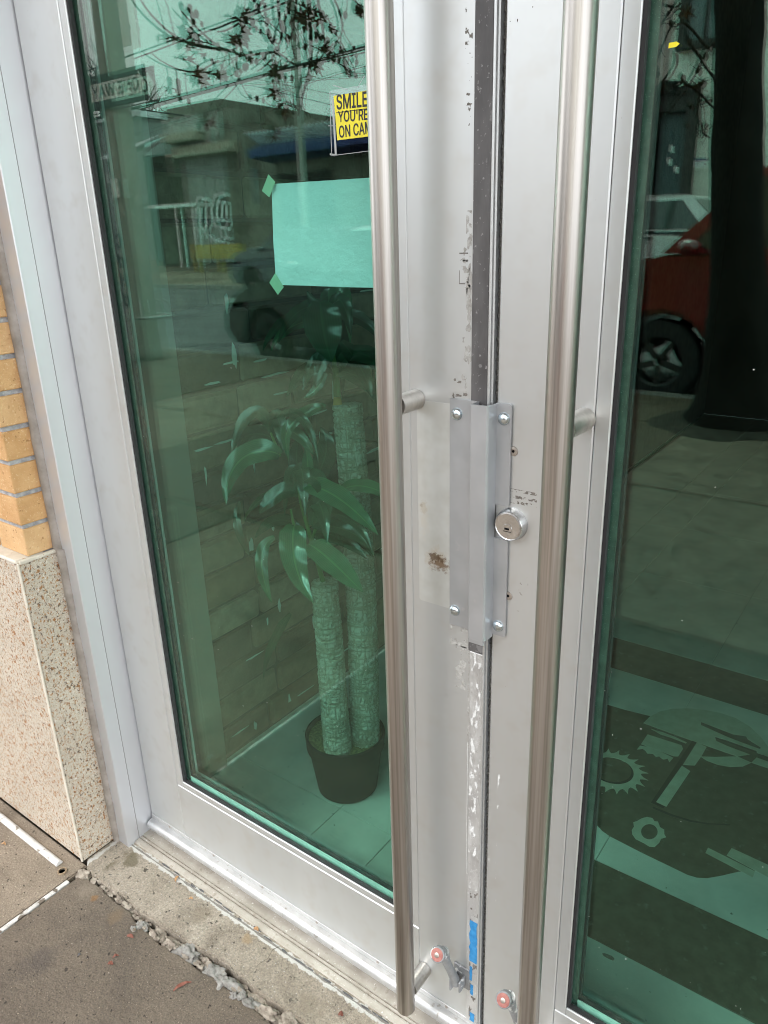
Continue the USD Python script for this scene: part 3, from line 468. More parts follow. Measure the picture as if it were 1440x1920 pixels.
obj('frame_head', box(-0.962, 0.962, -0.0735, 0.045, 2.15, 2.22, 0.0015), M['alu_clean'], frame)
obj('transom_panel', box(-0.962, 0.962, -0.03, 0.01, 2.22, 3.0), M['alu_clean'], frame)
# threshold: saddle plate with raised ribs
th = thing('threshold_saddle', 'worn ribbed metal saddle plate along the foot of the doors', 'threshold')
prof = [(-0.0575, 0.004), (-0.0545, 0.0085), (-0.0455, 0.0105), (-0.0425, 0.0105), (-0.0415, 0.0085), (-0.0395, 0.0085), (-0.0385, 0.0108), (-0.0355, 0.0112), (-0.0345, 0.009), (-0.0325, 0.009), (-0.0315, 0.0115), (-0.020, 0.012), (0.06, 0.012), (0.06, 0.0), (-0.0575, 0.0)]
obj('saddle_plate', side_plate(Polygon(prof), -0.9180, 1.836), M['saddle'], th)
gm = [box(-0.918, 0.918, y - 0.0006, y + 0.0006, 0.0078, z) for y, z in ((-0.0405, 0.0092), (-0.0335, 0.0097))]
obj('rib_groove', cat(gm), M['rib_dirt'], th)

# ------------------------------------------------------------------ the two door leaves
def leaf(s, label):
    d = thing('glass_door', label, 'door'); left = s < 0
    fx = lambda a, c: tuple(sorted((a * s, c * s)))     # distances from the meeting line, outwards
    hinge, meet = 0.9185, 0.0035
    B = lambda x0, x1, y0, y1, z0, z1, b=0.0015: box(*fx(x0, x1), y0, y1, z0, z1, b)
    zt = 2.135
    obj('hinge_stile', B(0.792, hinge - 0.003, 0, 0.044, 0.048, zt), M['alu'], d); obj('meeting_stile', B(meet, 0.1285, 0, 0.044, 0.048, zt), M['alu'], d)
    obj('bottom_rail', B(0.129, 0.7915, 0.0003, 0.044, 0.048, 0.1995), M['alu'], d); obj('top_rail', B(0.129, 0.7915, 0.0003, 0.044, 1.99, zt), M['alu'], d)
    zb, zu, xi, xo = 0.2155, 1.975, 0.1475, 0.773
    for a in ((xo, 0.7913, 0.2, 1.989), (0.129, xi, 0.2, 1.989), (xi + .0004, xo - .0004, 0.2, zb), (xi + .0004, xo - .0004, zu, 1.989)):
        obj('glazing_stop', B(a[0], a[1], 0.0012, 0.0115, a[2], a[3], 0.0012), M['alu'], d)
    gk = 0.0048
    obj('gasket', cat([B(xo - gk, xo, 0.0040, 0.0115, zb, zu, 0), B(xi, xi + gk, 0.0040, 0.0115, zb, zu, 0), B(xi + gk, xo - gk, 0.0040, 0.0115, zb, zb + 0.003, 0), B(xi + gk, xo - gk, 0.0040, 0.0115, zu - 0.003, zu, 0)]), M['black'], d)
    po = obj('outer_pane', B(xi - 0.008, xo + 0.008, 0.0120, 0.0165, zb - 0.012, zu + 0.01, 0), M['pane_outer'], d)
    u_, w_ = np.meshgrid(np.linspace(0, 1, 40), np.linspace(0, 1, 12), indexing='ij')      # the inner pane bows slightly, as insulating units do
    x_in = np.array(sorted(((xi - 0.008) * s, (xo + 0.008) * s))); gx_ = x_in[0] + u_ * (x_in[1] - x_in[0]); wdt = x_in[1] - x_in[0]
    th0, th1 = (0.0046, 0.0003) if left else (0.0010, 0.0006)
    dy = -(th0 * u_ + (th1 - th0) * u_ ** 2 / 2) * wdt; dy = dy - dy.mean() + 0.0016 * (w_ - .5)
    gv = np.stack([gx_, 0.0300 + dy, zb - 0.012 + w_ * (zu + 0.022 - zb)], -1).reshape(-1, 3); kk = np.arange(39 * 12).reshape(39, 12)[:, :-1].ravel()
    gf = np.vstack([np.stack([kk, kk + 12, kk + 1], 1), np.stack([kk + 1, kk + 12, kk + 13], 1)]); back = trimesh.Trimesh(gv + [0, 0.0045, 0], gf[:, ::-1], process=False)
    inner = cat([trimesh.Trimesh(gv, gf, process=False), back])
    obj('inner_pane', inner, M['pane_inner'], d, smooth=True)
    sp = 0.0125
    obj('glass_spacer', cat([B(xo - sp, xo + .006, 0.0168, 0.0262, zb, zu, 0), B(xi - .006, xi + sp, 0.0168, 0.0262, zb, zu, 0)]), M['spacer'], d)
    obj('glass_spacer', B(xi + sp, xo - sp, 0.0168, 0.0262, zb - .008, zb + 0.010, 0), M['spacer_low'], d, label='pale lower spacer bar')
    obj('spacer_seal', cat([B(xo - sp - 0.0045, xo - sp - 0.0003, 0.0185, 0.0255, zb, zu, 0), B(xi + sp + .0003, xi + sp + 0.004, 0.0185, 0.0255, zb, zu, 0), B(xi + sp, xo - sp, 0.0185, 0.0255, zb + 0.0103, zb + 0.014, 0)]), M['black'], d)
    obj('inside_stop', cat([B(xo - 0.004, 0.791, 0.0385, 0.044, zb - .014, zu, 0), B(0.1295, xi + 0.004, 0.0385, 0.044, zb - .014, zu, 0), B(xi + .004, xo - .004, 0.0385, 0.044, zb - .014, zb + 0.002, 0)]), M['alu'], d)
    # half round sweep along the foot
    a = np.linspace(-math.pi / 2, math.pi / 2, 13)
    sw = Polygon([(0.0, -0.0145), (0.0, 0.0145)] + [(-0.004 - 0.0150 * math.cos(t), 0.0130 * math.sin(t)) for t in a[::-1]])
    sweep = side_plate(affinity.translate(sw, 0, 0.0305), fx(0.004, 0.914)[0], 0.91)
    obj('door_sweep', sweep, M['alu_white'], d, smooth=35)
    obj('sweep_flange', B(0.004, 0.914, -0.0020, 0.0, 0.0455, 0.0560, 0.0006), M['alu_white'], d)
    obj('sweep_screw', cat([lathe([(0, 0.0), (0.0032, 0.0), (0.0028, 0.0014), (0, 0.0018)], 10, 'y', at=(s * (0.07 + 0.155 * k), -0.002, 0.0515)) for k in range(6)]), M['screw'], d)
    return d
dl = leaf(-1, 'left glass door leaf with a paper and yellow sticker on its pane')
dr = leaf(1, 'right glass door leaf with the round lock cylinder in its stile')
# meeting edge
obj('brush_seal', tube(np.stack([0.0012 + 0.0006 * np.sin(np.arange(900) * 1.1), 0.006 + 0.0006 * np.cos(np.arange(900) * 1.1), np.linspace(0.06, 2.13, 900)], 1), 0.0021 + 0.0005 * np.sin(np.arange(900) * 2.2), 7), M['brush'], dr, smooth=True, label='dark brush strip in the gap between the doors')
obj('gap_back', box(-0.0035, 0.0030, 0.012, 0.043, 0.05, 2.13), M['slot'], dr)
obj('astragal', box(-0.0325, -0.0090, -0.0030, -0.0002, 0.80, 2.13, 0.0008), M['astragal_dark'], dl, label='scuffed dark grey strip beside the gap, upper length'); obj('astragal', box(-0.0300, -0.0075, -0.0024, -0.0002, 0.05, 0.7995, 0.0008), M['astragal_bare'], dl, label='bare worn strip beside the gap, lower length')
obj('astragal_lip', box(-0.0086, -0.0052, -0.0048, -0.0002, 0.05, 2.13, 0.0008), M['alu'], dl)
obj('cover_plate', wall_plate(sbox(-0.1165, 0.857, -0.05, 1.1535).buffer(-0.004).buffer(0.004), -0.0001, 0.0007), M['plate'], dl, label='thin repair plate behind the latch guard')
def residue(x0, x1, z0, z1, scale, thr, seed, y=-0.0001, fade=0.0, step=0.0006, squash=1.0, centre=None, rad=None):
    """Ragged flat patches where a noise field passes a threshold, as one thin mesh."""
    nx, nz_ = int((x1 - x0) / step), int((z1 - z0) / step); X, Z = np.meshgrid(x0 + step * np.arange(nx), z0 + step * np.arange(nz_), indexing='ij')
    f = meshkit.fbm(np.stack([X * scale, Z * scale * squash, X * 0 + seed * 3.7], -1), 4, seed)
    if centre is not None: f = f - 0.35 * np.clip(np.hypot((X - centre[0]) / rad[0], (Z - centre[1] + (X - centre[0]) * rad[2]) / rad[1]), 0, 2) + 0.1
    if fade: f = f - fade * np.clip(np.abs(X - (x0 + x1) / 2) / ((x1 - x0) / 2), 0, 1) ** 2
    on = np.pad((f > thr).astype(np.int8), ((0, 0), (1, 1))); dd = np.diff(on, axis=1); r0_, c0 = np.nonzero(dd == 1); r1_, c1 = np.nonzero(dd == -1)
    if not len(r0_): return None
    xa, xb, za, zb_ = x0 + step * r0_, x0 + step * (r0_ + 1), z0 + step * c0, z0 + step * c1; n = len(xa); yy = np.full(n, y)
    V = np.stack([np.stack(q, 1) for q in ((xa, yy, za), (xb, yy, za), (xb, yy, zb_), (xa, yy, zb_))], 1).reshape(-1, 3); k = np.arange(n)[:, None] * 4
    return trimesh.Trimesh(V, np.vstack([k + [0, 1, 2], k + [0, 2, 3]]), process=False)
def join(ms): return cat([m for m in ms if m is not None])
def flecks(lst, th=0.00025): return cat([wall_plate(p, -0.00005 - dy, th) for p, dy in lst if p.area > 1e-9])
ra = random.Random(5); dark = []
grey = [residue(-0.0430, -0.0335, 1.20, 1.385, 160, .50, 3, fade=.16, squash=.5), residue(-0.0480, -0.0390, 1.165, 1.33, 170, .56, 4, fade=.16, squash=.5), residue(-0.052, -0.036, 1.298, 1.345, 120, .54, 5, fade=.1),
        residue(-0.0640, -0.0345, 0.800, 0.834, 110, .47, 6, squash=.6), residue(-0.0550, -0.036, 0.730, 0.802, 120, .42, 7, fade=.16, squash=.7), residue(-0.034, -0.0335 + .004, 0.62, 0.80, 130, .52, 8), residue(0.025, 0.055, 0.83, 0.93, 60, .64, 9)]
for (px, pv, a, c) in [(862, 716, .0045, .0035), (853, 712, .0018, .003), (860, 742, .007, .0025), (850, 742, .003, .005), (872, 740, .004, .003)]:
    q = on_y(px, pv); dark.append((blob(q[0], q[2], a, c, 11, 0.65, ra), 0))
dark += [(sbox(-0.052, 1.3368, -0.040, 1.3382), 0), (sbox(-0.0515, 1.302, -0.044, 1.3031), 0), (sbox(-0.052, 1.302, -0.0514, 1.318), 0)]
dk = [residue(0.0255, 0.0625, z - .0022, z + .0022, 330, .52, 20 + k, step=.0004) for k, z in enumerate((1.052, 1.0435, 1.0365))] + [residue(-0.046, -0.036, 1.47, 1.60, 200, .68, 24), residue(-0.024, -0.0095, 0.06, 0.36, 130, .60, 25, y=-.0026, squash=.4), residue(0.005, 0.10, 1.5, 1.62, 120, .76, 26)]
white = [residue(-0.0290, -0.0100, 0.36, 0.80, 230, .585, 30, y=-.0026, fade=.10, squash=.35), residue(0.019, 0.0225, 0.32, 0.62, 260, .65, 31, squash=.3), residue(0.006, 0.009, 0.34, 0.55, 260, .67, 32, squash=.3)]
wl = flecks([(sbox(-0.0335, 0.385, -0.0328, 0.64), 0), (sbox(-0.0335, 0.384, -0.029, 0.3853), 0)])
obj('glue_residue', join(grey), M['residue_grey'], dl, kind='stuff'); obj('dark_scuffs', join(dk + [flecks(dark)]), M['residue_dark'], dl, kind='stuff'); obj('white_residue', join(white + [wl]), M['residue_white'], dl, kind='stuff')

# pull bars on their posts
def pull(d, x, off, z_up, z_low, ztop, zbot):
    n = 40; bar = lathe([(0, 0), (0.0145, 0), (0.0160, 0.0015), (0.0160, ztop - zbot - 0.0015), (0.0145, ztop - zbot), (0, ztop - zbot)], 40, at=(x, -off, zbot))
    p = obj('pull_bar', bar, M['steel'], d, smooth=40, label='long round stainless pull bar')
    for z in (z_up, z_low, ztop - 0.035):
        obj('post', lathe([(0, 0), (0.0125, 0), (0.0133, 0.001), (0.0133, off - 0.0155), (0, off - 0.0155)], 28, 'y', at=(x, -0.0002, z)), M['steel_post'], p, smooth=40)
pull(dl, -0.1162, 0.0625, 1.1546, 0.1128, 1.98, 0.080)
pull(dr, 0.1178, 0.0730, 1.1546, 0.1128, 1.98, 0.080)

# lock cylinder in the right leaf
lx, lz = 0.0295, 1.0065
cyl = obj('lock_cylinder', lathe([(0, 0), (0.0218, 0), (0.0218, 0.002), (0.0200, 0.0105), (0.0188, 0.0118), (0.0180, 0.0112), (0.0172, 0.0112), (0.0168, 0.0125), (0, 0.0125)], 48, 'y', at=(lx, -0.0002, lz)), M['chrome'], dr, smooth=35)
obj('key_plug', lathe([(0, 0), (0.0068, 0), (0.0064, 0.0009), (0, 0.0009)], 28, 'y', at=(lx - 0.0005, -0.0126, lz - 0.0035)), M['chrome'], cyl, smooth=35)
obj('keyhole', box(lx - 0.0045, lx + 0.0022, -0.0139, -0.0132, lz - 0.0048, lz - 0.0020, 0.0003), M['slot'], cyl)
obj('plug_line', box(lx - 0.0062, lx + 0.0052, -0.0140, -0.0134, lz - 0.0072, lz - 0.0066), M['slot'], cyl)
for (pu, pv) in ((963, 846), (953, 1117)):
    q = on_y(pu, pv); sc = obj('security_screw', lathe([(0, 0), (0.0063, 0), (0.0058, 0.0012), (0.0030, 0.0016), (0.0028, 0.0006), (0, 0.0006)], 24, 'y', at=(q[0], -0.0002, q[2])), M['screw'], dr, smooth=35)
    obj('socket', lathe([(0, 0), (0.0019, 0), (0.0019, 0.0006), (0, 0.0006)], 6, 'y', at=(q[0], -0.0007, q[2])), M['slot'], sc)

# latch guard: a folded steel plate over the gap
gd = thing('latch_guard', 'folded grey steel latch guard bolted over the gap by the lock', 'latch guard')
def fold(pts, t, z0, z1):
    c = LineString(pts).buffer(t / 2, cap_style='flat', join_style='round', quad_segs=4); m = extrude(c, z1 - z0, z0); return m
obj('guard_plate', fold([(-0.0630, -0.0024), (-0.0235, -0.0024), (-0.0205, -0.0045), (-0.0195, -0.0225), (0.0010, -0.0225), (0.0025, -0.0205), (0.0042, -0.0028)], 0.0025, 0.8345, 1.1615), M['guard'], gd, smooth=25)
obj('guard_tail', fold([(-0.0195, -0.0225), (0.0010, -0.0225), (0.0018, -0.0200)], 0.0025, 0.8285, 0.8344), M['guard'], gd)
for z0, z1 in ((1.0295, 1.1625), (0.8395, 0.9830)):
    obj('guard_flange', wall_plate(sbox(0.0030, z0, 0.0255, z1).buffer(-0.003).buffer(0.003, quad_segs=4), -0.0012, 0.0025), M['guard'], gd)
for (pu, pv) in ((858, 775), (946, 784), (854, 1142), (935, 1171)):
    q = on_y(pu, pv); obj('bolt', lathe([(0, 0.0055)] + [(0.0082 * math.sin(a), 0.0055 * math.cos(a)) for a in np.linspace(0.15, math.pi / 2, 9)] + [(0.0082, 0), (0, 0)], 28, 'y', at=(q[0] + 0.001, -0.0037, q[2])), M['zinc'], gd, smooth=60)

# kick-down holders
def holder(d, pu, pv, pv2, lab):
    tip = on_y(pu, pv, -0.052); base = np.array([tip[0] - 0.004 + 0.020, 0, tip[2] - 0.088])
    h = obj('door_holder', cat([box(base[0] - 0.014, base[0] + 0.018, -0.0035, -0.0002, base[2] - 0.024, base[2] + 0.024, 0.002), box(base[0] - 0.010, base[0] - 0.006, -0.026, -0.003, base[2] - 0.018, base[2] + 0.008, 0.0015), box(base[0] + 0.006, base[0] + 0.010, -0.022, -0.003, base[2] - 0.016, base[2] + 0.008, 0.0015)]), M['holder'], d, label=lab)
    p0, p1 = np.array([base[0] - 0.002, -0.014, base[2] - 0.006]), tip + [0.002, 0.012, -0.006]
    t = np.linspace(0, 1, 12)[:, None]; arm = tube(p0 + (p1 - p0) * t + [0, 0, 0], [0.0085, 0.009, 0.0082, 0.0078, 0.0074, 0.0072, 0.0072, 0.0074, 0.0078, 0.0088, 0.0104, 0.0118], 14)
    obj('holder_arm', arm, M['holder'], h, smooth=40)
    dirn = (np.array([0.10, -0.82, 0.56])); dirn /= np.linalg.norm(dirn)
    tt = tip + dirn * np.array([[-0.012], [0.001], [0.0022], [0.0028]])
    obj('cup', tube(tt[:3] - dirn * 0.001, [0.0118, 0.0128, 0.0116], 22), M['holder'], h, smooth=35); obj('rubber_tip', tube(tip + dirn * np.array([[-0.002], [0.0018], [0.0026]]), [0.0102, 0.0104, 0.0090], 22), M['red_rubber'], h, smooth=35)
    obj('tip_screw', tube(tip + dirn * np.array([[0.0020], [0.0036], [0.0042]]), [0.0042, 0.0040, 0.0026], 14), M['screw'], h, smooth=35)
holder(dl, 820, 1790, 1860, 'chipped grey kick-down holder with red rubber tip'); holder(dr, 944, 1875, 1940, 'chipped grey kick-down holder with red rubber tip')

# blue tape scrap
tp = []
for z0, z1, w, c in ((0.200, 0.292, 0.0075, -0.0165), (0.155, 0.188, 0.0024, -0.0205), (0.122, 0.146, 0.0028, -0.0185), (0.058, 0.078, 0.0045, -0.017)):
    n = 10; z = np.linspace(z0, z1, n); l = [(c - w * (0.75 + .4 * ra.random()), q) for q in z]; rr = [(c + w * (0.75 + .4 * ra.random()), q) for q in z[::-1]]; tp.append(wall_plate(Polygon(l + rr).buffer(0), -0.0026, 0.0003))
tape_t = thing('blue_tape', 'torn blue masking tape on the strip at the foot of the gap', 'tape')
for m in tp: obj('tape_scrap', m, M['blue_tape'], tape_t)

# paper taped behind the glass
def sheet(x0, x1, zl0, zl1, zr0, zr1, y, n=48, m=36, amp=0.0028):
    uu, vv = np.meshgrid(np.linspace(0, 1, n), np.linspace(0, 1, m), indexing='ij')
    x = x0[0] + (x1 - x0[0]) * uu + (x0[1] - x0[0]) * (1 - vv) * (1 - uu); z = (zl0 + (zl1 - zl0) * vv) * (1 - uu) + (zr0 + (zr1 - zr0) * vv) * uu
    yy = y + amp * (meshkit.fbm(np.stack([x * 14, z * 14, x * 0], -1), 3, 3) - 0.3) * 2
    v = np.stack([x, yy, z], -1).reshape(-1, 3); k = np.arange((n - 1) * m).reshape(n - 1, m)[:, :-1].ravel()
    f = np.vstack([np.stack([k, k + m, k + 1], 1), np.stack([k + 1, k + m, k + m + 1], 1)])
    t = trimesh.Trimesh(v, f, process=False); b = t.copy(); b.vertices = b.vertices + [0, 0.0002, 0]; b.faces = b.faces[:, ::-1]; return cat([t, b])
yp = 0.0385
tl, bl, tr_, br_ = on_y(506, 345, yp), on_y(517, 534, yp), on_y(695, 333, yp), on_y(702, 540, yp)
pp = thing('paper_notice', 'blank sheet of paper taped inside the left glass pane', 'paper')
k = (-0.150 - tl[0]) / (tr_[0] - tl[0])
obj('sheet', sheet((tl[0], bl[0]), -0.150, bl[2], tl[2], bl[2] + (br_[2] - bl[2]) * k, tl[2] + (tr_[2] - tl[2]) * k, yp), M['paper'], pp, smooth=True)
for pts in ([(491, 358), (503, 327), (516, 341), (505, 370)], [(505, 530), (516, 512), (532, 538), (521, 553)]):
    obj('tape_piece', quad([on_y(*p, yp - 0.0012) for p in pts], 0.0003, (0, 1, 0)), M['tape'], pp)

# warning sticker on the outside of the pane
ys_ = 0.0117
a, bq, c, dq = on_y(626, 180, ys_), on_y(633, 263, ys_), on_y(690, 170, ys_), on_y(693, 256, ys_)
stk = thing('warning_sticker', 'yellow camera warning sticker with black letters on the left pane', 'sticker')
fl, fb = on_y(618, 172, ys_), on_y(622, 293, ys_)
obj('clear_film', box(fl[0], -0.155, ys_ - 0.0003, ys_, fb[2], fl[2] + 0.001), M['film'], stk)
xr = -0.158
obj('yellow_face', quad([a + [0, -.0006, 0], bq + [0, -.0006, 0], [xr, ys_ - .0006, dq[2]], [xr, ys_ - .0006, c[2]]], 0.0002, (0, 1, 0)), M['sticker'], stk)
fe = []
for (p0, p1, w) in [((619, 174), (622, 292), 1.0), ((622, 292), (692, 283), .7), ((624, 188), (630, 290), 3.2), ((616, 236), (630, 236), .7), ((625, 160), (652, 168), 0.6), ((670, 165), (684, 142), 0.6), ((620, 289), (627, 291), 2.5)]:
    q0, q1 = on_y(*p0, ys_), on_y(*p1, ys_); L = LineString([(q0[0], q0[2]), (q1[0], q1[2])]).buffer(0.0005 * w, cap_style='round'); fe.append(wall_plate(L, ys_ - 0.0003, 0.0001))
obj('film_edge', cat(fe), M['film_edge'], stk)
lets = []
for s, p0, p1, hh, full in (('SMILE', (631, 205), (689, 199), 0.0160, None), ("YOU'RE", (634, 229), (690, 224), 0.0120, None), ('ON CAMERA', (636, 258), (692, 250), 0.0130, 1)):
    q0, q1 = on_y(*p0, ys_ - .0009), on_y(*p1, ys_ - .0009); w = q1[0] - q0[0]
    if full: w = w * 9 / 5.55
    lets.append(text_on_wall(s, hh, (q0[0], ys_ - 0.0007, q0[2]), True, w, 0.0002, -1, math.atan2(q1[2] - q0[2], q1[0] - q0[0])))
q0, q1 = on_y(631, 211, ys_), on_y(690, 203, ys_); lets.append(quad([q0 + [0, -.0009, 0], q0 + [0, -.0009, -.0008], q1 + [0, -.0009, -.0008], q1 + [0, -.0009, 0]], 0.0002, (0, 1, 0)))
obj('lettering', cat(lets), M['ink'], stk)
am = on_y(1264, 84, ys_)
obj('sticker_scrap', wall_plate(Polygon([(am[0] - .005, am[2] - .0022), (am[0] - .005, am[2] + .0022), (am[0] + .002, am[2] + .0024), (am[0] + .0052, am[2] + .0002), (am[0] + .002, am[2] - .002)]), ys_, 0.0003), M['sticker'], label='small yellow scrap stuck high on the right pane', cat='sticker')
dots = []
for k in range(80):
    lf = ra.random() < 0.5; x = (-0.76 + 0.60 * ra.random()) if lf else (0.16 + 0.3 * ra.random()); z = 0.25 + 1.0 * ra.random(); rr = 0.0004 + 0.0006 * ra.random()
    dots.append(wall_plate(blob(x, z, rr, rr * (0.6 + ra.random()), 7, 0.4, ra), 0.0119, 0.0001))
obj('glass_specks', cat(dots), M['residue_white'], label='tiny pale specks of dirt on both panes', cat='specks', kind='stuff')

# ------------------------------------------------------------------ lobby behind the doors
fl = thing('lobby_floor', 'pale tiled lobby floor with dark bands and an inlaid emblem', kind='structure')
obj('tile_bed', box(-0.98, 2.4, 0.062, 5.2, -0.06, -0.004), M['tile_gap'], fl)
TX = [-0.98, -0.587, 0.005, 0.597, 1.189, 1.781, 2.4]
def tiles(x0, x1, y0, y1, mat, name='floor_tile', gy=0.0008):
    cuts = [x0] + [x for x in TX if x0 + 0.02 < x < x1 - 0.02] + [x1]
    for p, q in zip(cuts[:-1], cuts[1:]):
        obj(name, box(p + 0.0009, q - 0.0009, y0 + gy, y1 - gy, -0.02, 0.0, 0.0006), mat, fl)
XB = -0.42
for y0, y1 in ((0.062, 0.32), (0.32, 0.912), (0.912, 1.504), (1.504, 2.096), (2.096, 2.688), (2.688, 3.28), (3.28, 5.2)):
    tiles(-0.98, XB, y0, y1, M['tile'])
for y0, y1 in ((1.527, 2.117), (2.117, 2.709), (2.709, 3.301), (3.301, 5.2)): tiles(XB, 2.4, y0, y1, M['tile'])
tiles(XB, 2.4, 0.062, 0.325, M['tile']); tiles(XB, 2.4, 0.325, 0.525, M['tile_dark'], 'dark_band'); tiles(XB, 2.4, 1.331, 1.527, M['tile_dark'], 'dark_band')
def cpx(X, Y): return (1080 + X / 3.839, 1150 + Y / 3.839)
def gpoly(pts): return Polygon([tuple(on_z(*cpx(*p))[:2]) for p in pts]).buffer(0)
med = Polygon([(-0.34, 0.93), (-0.055, 0.643), (-0.015, 0.619), (0.006, 0.613), (0.079, 0.606), (0.189, 0.600), (0.208, 0.604), (0.226, 0.615), (0.250, 0.640), (0.277, 0.672), (0.46, 0.82), (0.50, 0.95), (0.44, 1.09), (0.30, 1.13), (-0.05, 1.14), (-0.14, 1.127), (-0.25, 1.119), (-0.36, 1.10)])
dome_p = gpoly([(485, 790), (530, 745), (600, 708), (690, 688), (800, 684), (920, 695), (1040, 718), (1150, 755), (1250, 815), (1330, 890), (1382, 960), (1382, 1032), (1305, 1000), (1250, 1020), (1160, 1030), (1000, 975), (870, 930), (680, 862)])
slots_px = [[(900, 782), (1000, 820), (1130, 870), (1225, 885), (1235, 905), (1330, 965), (1325, 978), (1180, 925), (1090, 890), (1000, 850), (900, 805)], [(1000, 888), (1090, 915), (1200, 955), (1300, 990), (1305, 1030), (1260, 1075), (1160, 1030), (1250, 1016), (1100, 960), (1010, 920)]]
slots = unary_union([gpoly(p) for p in slots_px])
light_bands = unary_union([sbox(XB, 0.525, 2.4, 0.613), sbox(XB, 0.60, 2.4, 1.331)]).difference(unary_union([med, dome_p]).buffer(0.0008))
cutx = [XB] + [x for x in TX if XB < x < 2.4] + [2.4]
for p, q in zip(cutx[:-1], cutx[1:]):
    pc = light_bands.intersection(sbox(p + .0009, 0.5258, q - .0009, 1.3302))
    for gq in getattr(pc, 'geoms', [pc]):
        if gq.area > 1e-5: obj('floor_tile', extrude(gq, 0.02, -0.02), M['tile'], fl)
obj('medallion', extrude(med, 0.02, -0.0204), M['tile_dark'], fl, label='dark emblem ground with tool shapes')
inl = thing('emblem_inlay', parent=fl)
def inlay(name, poly, mat='inlay', z=0.0002): obj(name, extrude(poly, 0.0012, z - 0.0008), M[mat], inl)
inlay('dome_shape', dome_p.difference(slots)); 
inlay('stem_shape', gpoly([(870, 930), (940, 962), (905, 1025), (855, 1095), (770, 1090)])); inlay('shaft_shape', gpoly([(762, 1098), (822, 1136), (650, 1392), (578, 1357)]))
inlay('shaft_edge', gpoly([(868, 928), (760, 1098), (575, 1360), (640, 1392), (630, 1405), (540, 1362), (838, 915)]), 'inlay_black', 0.0)
inlay('comb_shape', gpoly([(515, 872), (760, 950), (770, 975), (735, 1030), (700, 1028), (468, 942)])); 
inlay('comb_teeth', gpoly([(460, 953), (520, 962), (600, 992), (700, 1040), (672, 1072), (660, 1045), (632, 1052), (620, 1048), (600, 1030), (575, 1032), (555, 1012), (530, 1010), (515, 1010), (500, 990), (480, 975), (440, 980)])); inlay('thin_stroke', gpoly([(540, 832), (620, 855), (700, 885), (798, 930), (790, 936), (690, 898), (610, 872)]))
inlay('spindle_shape', gpoly([(895, 1030), (1000, 1035), (1160, 1030), (1262, 1075), (1200, 1102), (1110, 1106), (1020, 1090), (940, 1060)])); inlay('handle_shape', gpoly([(1300, 1038), (1440, 1090), (1440, 1135), (1262, 1075)]))
def ring(c, r0, r1, teeth, skew):
    pts = []
    for k in range(teeth):
        a = 2 * math.pi * k / teeth; w = 2 * math.pi / teeth
        for fa, fr in ((0.0, 0.80), (0.30, 0.78), (0.42, 0.84), (0.30 + skew, 1.0), (0.75, 0.86)): pts.append((c[0] + r1 * fr * math.cos(a + w * fa), c[1] + r1 * fr * math.sin(a + w * fa)))
    return Polygon(pts).buffer(0).difference(Point(*c).buffer(r0))
gc = on_z(1147, 1444); inlay('gear_shape', ring((gc[0] + 0.002, gc[1]), 0.054, 0.092, 20, 0.2))
bl_ = Point(gc[0] + 0.002, gc[1]).buffer(0.054).difference(Point(gc[0] - 0.004, gc[1] + 0.004).buffer(0.0525)); inlay('gear_shadow', bl_, 'inlay_black', 0.0)
inlay('nut_shape', gpoly([(470, 1478), (510, 1466), (550, 1475), (565, 1497), (590, 1500), (605, 1540), (635, 1558), (635, 1590), (648, 1612), (612, 1622), (600, 1650), (565, 1682), (530, 1680), (490, 1655), (430, 1625), (405, 1590), (402, 1560), (418, 1535), (412, 1505), (440, 1496)]).difference(gpoly([(528 + 60 * math.cos(a), 1572 + 56 * math.sin(a)) for a in np.linspace(0, 6.2, 24)])))
inlay('bar_shape', gpoly([(950, 1688), (1288, 1858), (1272, 1902), (932, 1725)]), z=0.0004); inlay('bar_shape', gpoly([(1120, 1690), (1440, 1838), (1440, 1930), (1290, 1852), (1085, 1742)]))
inlay('arc_line', gpoly([(555, 1392), (700, 1450), (830, 1490), (960, 1512), (1110, 1520), (1110, 1526), (950, 1520), (820, 1500), (690, 1462), (550, 1402)]), 'inlay_black')
fleaf = on_z(1141, 1795); tag(obj('floor_scrap', extrude(blob(fleaf[0], fleaf[1], 0.014, 0.006, 10, 0.4, ra), 0.0012, 0.0003), M['residue_dark']), 'dark leaf scrap lying on the pale lobby tile near the door', 'leaf')
# stone wall on the left
lw = thing('lobby_wall_left', 'dark stone block wall along the left side of the lobby', kind='structure')
obj('wall_core', box(-1.30, -0.972, 0.05, 5.2, 0, 2.9), M['wall_mortar'], lw)
rb = random.Random(31)
z = 0.012
while z < 2.05:
    h = rb.choice([0.088, 0.094, 0.10]); y = 0.255; first = True
    while y < 2.15:
        L = rb.choice([0.20, 0.26, 0.31, 0.36]) * (0.5 + 0.5 * rb.random() if first else 1)
        dx = rb.random() * 0.007; m = box(-0.99, -0.962 + dx, y + 0.005, y + L - 0.005, z + 0.005, z + h - 0.005, 0.007)
        v = m.vertices; front = v[:, 0] > -0.97
        v[front, 0] += (nrs.rand(front.sum()) - 0.5) * 0.008; v[:, 2] += (nrs.rand(len(v)) - .5) * 0.003; m.vertices = v
        obj('stone_block', m, M[f'wallstone{rb.randrange(5)}'], lw); y += L; first = False
    z += h
sm = []
for k in range(46):
    y, zz = 0.30 + 0.85 * rb.random(), 0.05 + 1.2 * rb.random(); vert = rb.random() < 0.65
    poly = blob(y, zz, 0.004 + 0.006 * rb.random() if vert else 0.03 + 0.03 * rb.random(), 0.018 + 0.02 * rb.random() if vert else 0.004, 10, 0.5, rb); sm.append(side_plate(poly, -0.955 + 0.006 * rb.random(), 0.0006))
obj('mortar_smears', cat(sm), M['smear'], lw, kind='stuff')
